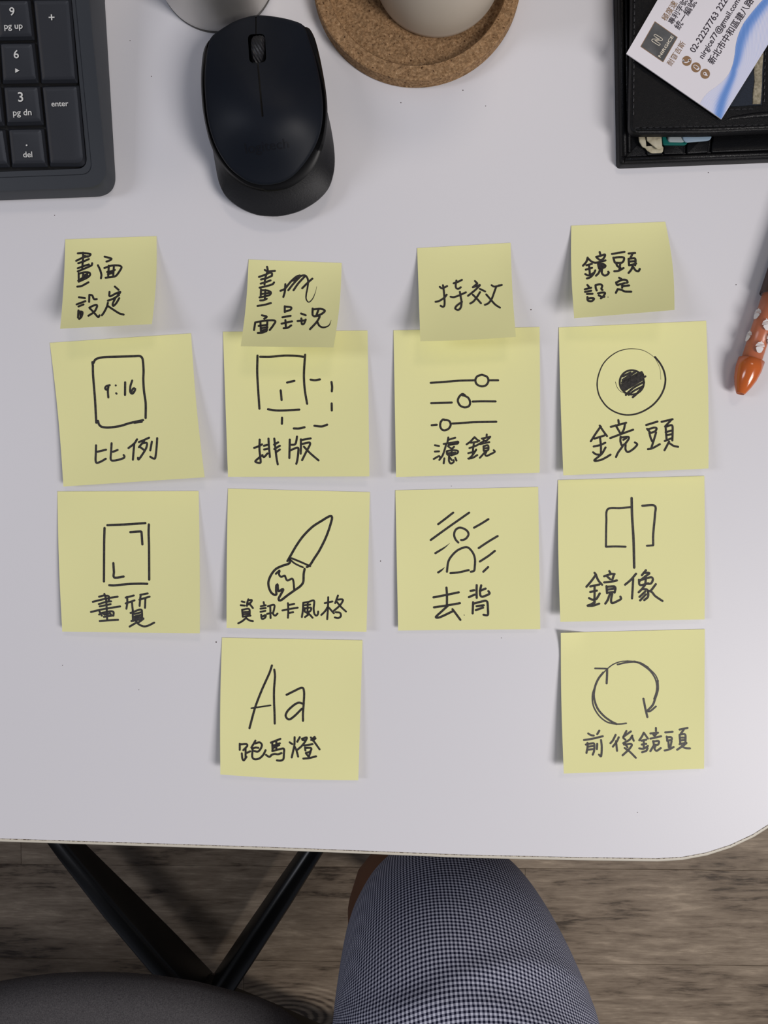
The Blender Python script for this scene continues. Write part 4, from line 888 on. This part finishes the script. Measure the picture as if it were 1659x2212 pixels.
def acorn(cx, cy, rot, s):
    q = P(cx, cy, pz + .004); rel = q - tip; s0 = rel.dot(ax); d = max(-.98, min(.98, rel.dot(sd) / (pr - .0004))); f0 = math.asin(d)
    V = []; Fc = []
    def put(poly):
        b0 = len(V)
        poly = [Vector(p) for p in poly]; cc_ = sum(poly, Vector((0, 0))) / len(poly); ring = poly
        pts = [cc_] + ring
        for p in pts:
            x = (p.x * math.cos(rot) - p.y * math.sin(rot)) * s; y = (p.x * math.sin(rot) + p.y * math.cos(rot)) * s
            a = f0 + x / pr; V.append(tip + ax * (s0 + y) + (sd * math.sin(a) + Vector((0, 0, 1)) * math.cos(a)) * (pr - .0003))
        for k in range(len(ring)): Fc.append((b0, b0 + 1 + k, b0 + 1 + (k + 1) % len(ring)))
    put([(-.85, -.15), (-.5, -.95), (-.1, -1.15), (.1, -1.15), (.5, -.95), (.85, -.15), (.7, .12), (0, .18), (-.7, .12)])
    put([(-1, .24), (1, .24), (.97, .42), (-.97, .42)]); put([(-.95, .5), (.95, .5), (.88, .68), (-.88, .68)])
    put([(-.82, .76), (.82, .76), (.6, 1.0), (.25, 1.12), (-.25, 1.12), (-.6, 1.0)]); put([(-.1, 1.1), (.12, 1.1), (.16, 1.4), (-.04, 1.4)])
    return V, Fc
ac = MB()
u5 = lambda x, y: (1540 + x / 6.504, 560 + y / 6.504)
for x, y, r_, s_ in ((640, 760, -.35, .0023), (735, 935, .15, .0024), (530, 1068, -.35, .0023), (635, 1250, -.15, .0024), (790, 1130, .2, .0024)):
    ac.add(acorn(*u5(x, y), r_ + .3, s_))
mk('acorn_print', ac.V, ac.F, M['white_print'], pen, True)

# ------------------------------------------------------------------ office chair
hub = P(447, 2185, .10)
ch = thing('office_chair', (hub.x, hub.y, 0), 'office chair with charcoal fabric seat and black star base at lower left', 'chair')
fe = [(215, 2103.5), (330, 2110), (420, 2124), (480, 2139), (560, 2160), (610, 2184), (648, 2212), (675, 2260), (692, 2350), (700, 2520), (698, 2800), (680, 2960), (580, 3050), (215, 3080), (-200, 3050), (-330, 2950), (-370, 2600), (-340, 2350), (-250, 2220), (-120, 2150), (0, 2123), (100, 2108)]
zs = .47
sp2 = catmull([Vector(P(x, y, zs - .025).xy) for x, y in fe], .02, True)
cs = sum(sp2, Vector((0, 0))) / len(sp2)
V = []; Fc = []; n = len(sp2)
pf2 = [(.80, -.065), (.88, -.058), (.96, -.042), (.995, -.030), (.995, -.02), (.975, -.008), (.94, .0), (.85, .004), (.6, .004), (.3, .001)]
for k, dz in pf2:
    for p in sp2: q = cs + (p - cs) * k; V.append((q.x, q.y, zs + dz))
V.append((cs.x, cs.y, zs - .002))
for r in range(len(pf2) - 1):
    for i in range(n): Fc.append((r * n + i, r * n + (i + 1) % n, (r + 1) * n + (i + 1) % n, (r + 1) * n + i))
for i in range(n): Fc.append(((len(pf2) - 1) * n + i, (len(pf2) - 1) * n + (i + 1) % n, len(pf2) * n))
Fc.append(tuple(reversed(range(n))))
mk('seat', V, Fc, M['seatcloth'], ch, True)
# seat pan, slightly larger low edge at the right corner
mk('seat_pan', *prism([tuple(cs + (p - cs) * .76) for p in sp2], zs - .085, zs - .064, .006, 2), M['chairblack'], ch, True)
mk('gas_column', *lathe([(.0001, .10), (.028, .10), (.028, .26), (.016, .26), (.016, zs - .09), (.0001, zs - .09)], hub.x, hub.y, 24), M['chairblack'], ch, True)
mk('hub', *lathe([(.0001, .055), (.026, .055), (.030, .065), (.030, .118), (.026, .125), (.0001, .125)], hub.x, hub.y, 32), M['chairblack'], ch, True)
a0 = P(447, 2185, .09); aR = P(665, 1850, .075) - P(447, 2185, .10)
ang0 = math.atan2(aR.y, aR.x)
for k in range(5):
    a = ang0 + k * 2 * PI / 5 + {1: math.radians(4.5), 4: math.radians(-7)}.get(k, 0); d = Vector((math.cos(a), math.sin(a), 0)); s_ = Vector((-d.y, d.x, 0)); V = []; Fc = []
    secs = [(.012, .014, .118, .052), (.10, .014, .115, .052), (.20, .0135, .107, .055), (.30, .012, .094, .058), (.335, .011, .088, .060)]
    for t, w_, zt, zbm in secs:
        c_ = Vector((hub.x, hub.y, 0)) + d * t
        for (sw, zz) in ((-w_, zbm), (-w_, zt - .006), (-w_ * .75, zt - .0015), (-w_ * .35, zt), (w_ * .35, zt), (w_ * .75, zt - .0015), (w_, zt - .006), (w_, zbm)): V.append(c_ + s_ * sw + Vector((0, 0, zz)))
    for i in range(len(secs) - 1):
        for j in range(8): jj = (j + 1) % 8; Fc.append((i * 8 + j, i * 8 + jj, (i + 1) * 8 + jj, (i + 1) * 8 + j))
    Fc.append(tuple(range(8))); Fc.append(tuple(range(8 * len(secs) - 8, 8 * len(secs))))
    lg_ = mk('base_leg', V, Fc, M['chairblack'], ch); autosmooth(lg_, 40)
    cpt = Vector((hub.x, hub.y, 0)) + d * .322; mb = MB()
    for sg in (-1, 1):
        w0 = cpt + s_ * .011 * sg + Vector((0, 0, .0275)); mb.add(tube([w0 - s_ * .008, w0 + s_ * .008], .027, 20))
    mb.add(tube([cpt + Vector((0, 0, .03)), cpt + Vector((0, 0, .066))], .006, 10))
    mk('caster', mb.V, mb.F, M['chairblack'], lg_)
bx_ = cs.x; by_ = cs.y - .24
V = []; Fc = []
for j in range(9):
    for i in range(13):
        u = i / 12 * 2 - 1; z = .56 + j / 8 * .48; yy = by_ - .03 - .05 * (j / 8) + .05 * u * u; x = bx_ + u * .21 * (1 - .12 * (j / 8) ** 3); V.append((x, yy, z))
for j in range(8):
    for i in range(12): a = j * 13 + i; Fc.append((a, a + 1, a + 14, a + 13))
bk = mk('backrest', V, Fc, M['seatcloth'], ch, True); md = bk.modifiers.new('thick', 'SOLIDIFY'); md.thickness = .05; md.offset = 0
mk('back_support', *tube([(bx_, by_ + .1, zs - .085), (bx_, by_ - .05, zs - .085), (bx_, by_ - .085, .52), (bx_, by_ - .095, .70)], .018, 12), M['chairblack'], ch, True)

# ------------------------------------------------------------------ person (seated, seen from above: thigh in shorts)
pel = Vector((-.10, -.76, .475))
per = thing('person', (pel.x, pel.y, 0), 'seated person in navy and white gingham shorts, knee under the desk edge', 'person')
SZ = .525
sil = [(2900, 690, 1360), (2700, 700, 1370), (2500, 705, 1365), (2350, 710, 1340), (2290, 713, 1316)]
apex = P(1000, 1818, SZ - .05); kx = None
Rb, RK = .05, .087
kc90 = P(972, 2042, SZ - Rb)
rings = []      # (centre, forward dir, half width, half height)
for py, l, r in sil:
    a_, b_ = P(l, py, SZ), P(r, py, SZ); c_ = (a_ + b_) / 2; hw = (b_ - a_).length / 2
    rings.append((Vector((c_.x, c_.y, SZ + max(0, py - 2212) * .00012)), Vector((0, 1, 0)), hw, min(hw, .092) * .94))
lastc, _, lw, lh = rings[-1]
TB = math.radians(116)
for k in range(1, 12):
    t = k / 11; a = t * TB
    tt = min(1, a / (PI / 2)); c_ = Vector((lastc.x + (kc90.x - lastc.x) * tt, (lastc.y + (kc90.y - Rb - lastc.y) * min(1, t * 4)) + Rb * math.sin(a), SZ - Rb * (1 - math.cos(a)))); dr = Vector((0, math.cos(a), -math.sin(a)))
    w_ = lw + (RK - lw) * t
    rings.append((c_, dr, w_, lh + (RK - lh) * t))
cl = rings[-1][0]; dn = rings[-1][1]; xk = cl.x; yv = cl.y
for k in (1, 2, 3): rings.append((cl + dn * .022 * k + Vector((-.003 * k, 0, 0)), dn, RK * (1 - .02 * k), RK * (1 - .03 * k)))
# resample finely
fine = []
sub_ = 5
for i in range(len(rings) - 1):
    for s_ in range(sub_):
        t = s_ / sub_; A_, B_ = rings[i], rings[i + 1]; fine.append((A_[0].lerp(B_[0], t), A_[1].lerp(B_[1], t).normalized(), A_[2] * (1 - t) + B_[2] * t, A_[3] * (1 - t) + B_[3] * t))
fine.append(rings[-1])
NA = 120; V = []; UV = []; Fc = []; acc = 0; prev = None
def fold(s, th):      # cloth folds; s = distance from the bend start (m), th = angle from the top
    f = 0
    for (s0, k, k2, w, amp, t0, tw) in ((.005, .3, -.5, .010, .007, -.5, .8), (.040, .45, -.6, .010, .008, -.25, .9), (.072, .25, -.5, .009, .007, .1, .8), (.020, -.35, -.5, .010, .006, .55, .7), (.098, -.1, -.4, .009, .0045, .0, .9), (.060, -.5, -.4, .009, .006, .65, .6), (-.03, .2, -.4, .012, .007, .2, 1.0), (.050, .9, -.5, .008, .006, -1.0, .6), (.035, -.9, -.5, .009, .005, 1.1, .5), (.125, .2, -.4, .008, .003, .3, .9), (.012, .05, -.3, .007, .004, .1, .5)):
        q = th - t0; line = s0 + k * .09 * q + k2 * .06 * q * q; f += amp * math.exp(-((s - line) / w) ** 2) * math.exp(-(q / tw) ** 2)
    return f
SB = None; arcs = [0]
def upv(dr):
    u_ = Vector((1, 0, 0)).cross(dr).normalized(); return u_
for i in range(1, len(fine)): arcs.append(arcs[-1] + ((fine[i][0] + upv(fine[i][1]) * fine[i][3]) - (fine[i - 1][0] + upv(fine[i - 1][1]) * fine[i - 1][3])).length)
SB = arcs[(len(sil) - 1) * sub_]
for i, (c_, dr, hw, hh_) in enumerate(fine):
    up = Vector((1, 0, 0)).cross(dr).normalized()
    for k in range(NA + 1):
        a = 2 * PI * k / NA - PI; s_ = arcs[i] - SB; d = fold(s_, a)
        V.append(c_ + Vector((1, 0, 0)) * math.sin(a) * (hw + d * .6) + up * math.cos(a) * (hh_ + d)); UV.append((a * .098, arcs[i] + .045 * (1 - math.cos(a)) + .004 * math.sin(a * 3 + arcs[i] * 30)))
for i in range(len(fine) - 1):
    for k in range(NA): a = i * (NA + 1) + k; Fc.append((a, a + 1, a + NA + 2, a + NA + 1))
sh = mk('shorts', V, Fc, M['gingham'], per, True, uvs=UV)
# body: one continuous skinned surface
def skin_body(name, pts, edges, radii, root, mat_, parent):
    off = wloc(parent); me = bpy.data.meshes.new(name); me.from_pydata([tuple(Vector(p) - off) for p in pts], edges, []); o = bpy.data.objects.new(name, me); COL.objects.link(o); o.parent = parent
    sk = o.modifiers.new('skin', 'SKIN'); sk.use_smooth_shade = True
    for i, r in enumerate(radii): v = me.skin_vertices[0].data[i]; v.radius = (r, r); v.use_root = (i == root)
    sb = o.modifiers.new('sub', 'SUBSURF'); sb.levels = 2; sb.render_levels = 2; me.materials.append(mat_)
    dg = bpy.context.evaluated_depsgraph_get(); m2 = bpy.data.meshes.new_from_object(o.evaluated_get(dg), depsgraph=dg); o.modifiers.clear(); o.data = m2
    if not m2.materials: m2.materials.append(mat_)
    for p in m2.polygons: p.use_smooth = True
    return o
pts = [(-.09, -.80, .625), (-.01, -.78, .60), (xk * .6, -.60, SZ + .02), (xk, lastc.y - .03, SZ), (xk, kc90.y - .01, SZ - .03), (.016, -.43, .36), (.001, -.53, .26), (.004, -.56, .10), (.004, -.595, .045), (.008, -.48, .042), (.012, -.39, .028),
       (-.17, -.78, .61), (-.36, -.72, .595), (-.56, -.66, .585), (-.66, -.63, .56), (-.71, -.65, .36), (-.73, -.68, .22), (-.74, -.70, .09), (-.74, -.735, .045), (-.75, -.64, .04), (-.76, -.56, .028), (-.09, -.82, .72), (-.09, -.83, .84)]
edges = [(0, 1), (1, 2), (2, 3), (3, 4), (4, 5), (5, 6), (6, 7), (7, 8), (8, 9), (9, 10), (0, 11), (11, 12), (12, 13), (13, 14), (14, 15), (15, 16), (16, 17), (17, 18), (18, 19), (19, 20), (0, 21), (21, 22)]
radii = [.10, .085, .080, .066, .060, .068, .066, .034, .034, .036, .022, .085, .080, .066, .058, .055, .048, .034, .034, .036, .022, .125, .12]
skin_body('body', pts, edges, radii, 0, M['skin'], per)
# far side of the shorts: seat and left leg, in the same cloth
def sleeve(path, rad, parent, name):
    V, Fc = tube(path, rad, 40, False); UV = []
    L = [0]
    for i in range(1, len(path)): L.append(L[-1] + (Vector(path[i]) - Vector(path[i - 1])).length)
    for i in range(len(path)):
        for k in range(40): UV.append((k / 40 * 2 * PI * .1, L[i]))
    mk(name, V, Fc, M['gingham'], parent, True, uvs=UV)
sleeve([(-.20, -.775, .61), (-.36, -.72, .60), (-.50, -.68, .59), (-.60, -.65, .585)], [.115, .108, .098, .095], per, 'shorts_leg')
sleeve([(-.27, -.80, .605), (-.20, -.80, .61), (-.09, -.81, .615), (.03, -.80, .61), (.08, -.79, .60)], [.09, .125, .13, .125, .10], per, 'shorts_seat')
mk('shirt', *tube([(-.09, -.815, .62), (-.09, -.82, .70), (-.09, -.83, .80), (-.09, -.84, .88)], [.145, .15, .15, .14], 32, True), mat('grey_shirt', (.12, .12, .13), .9), per, True)
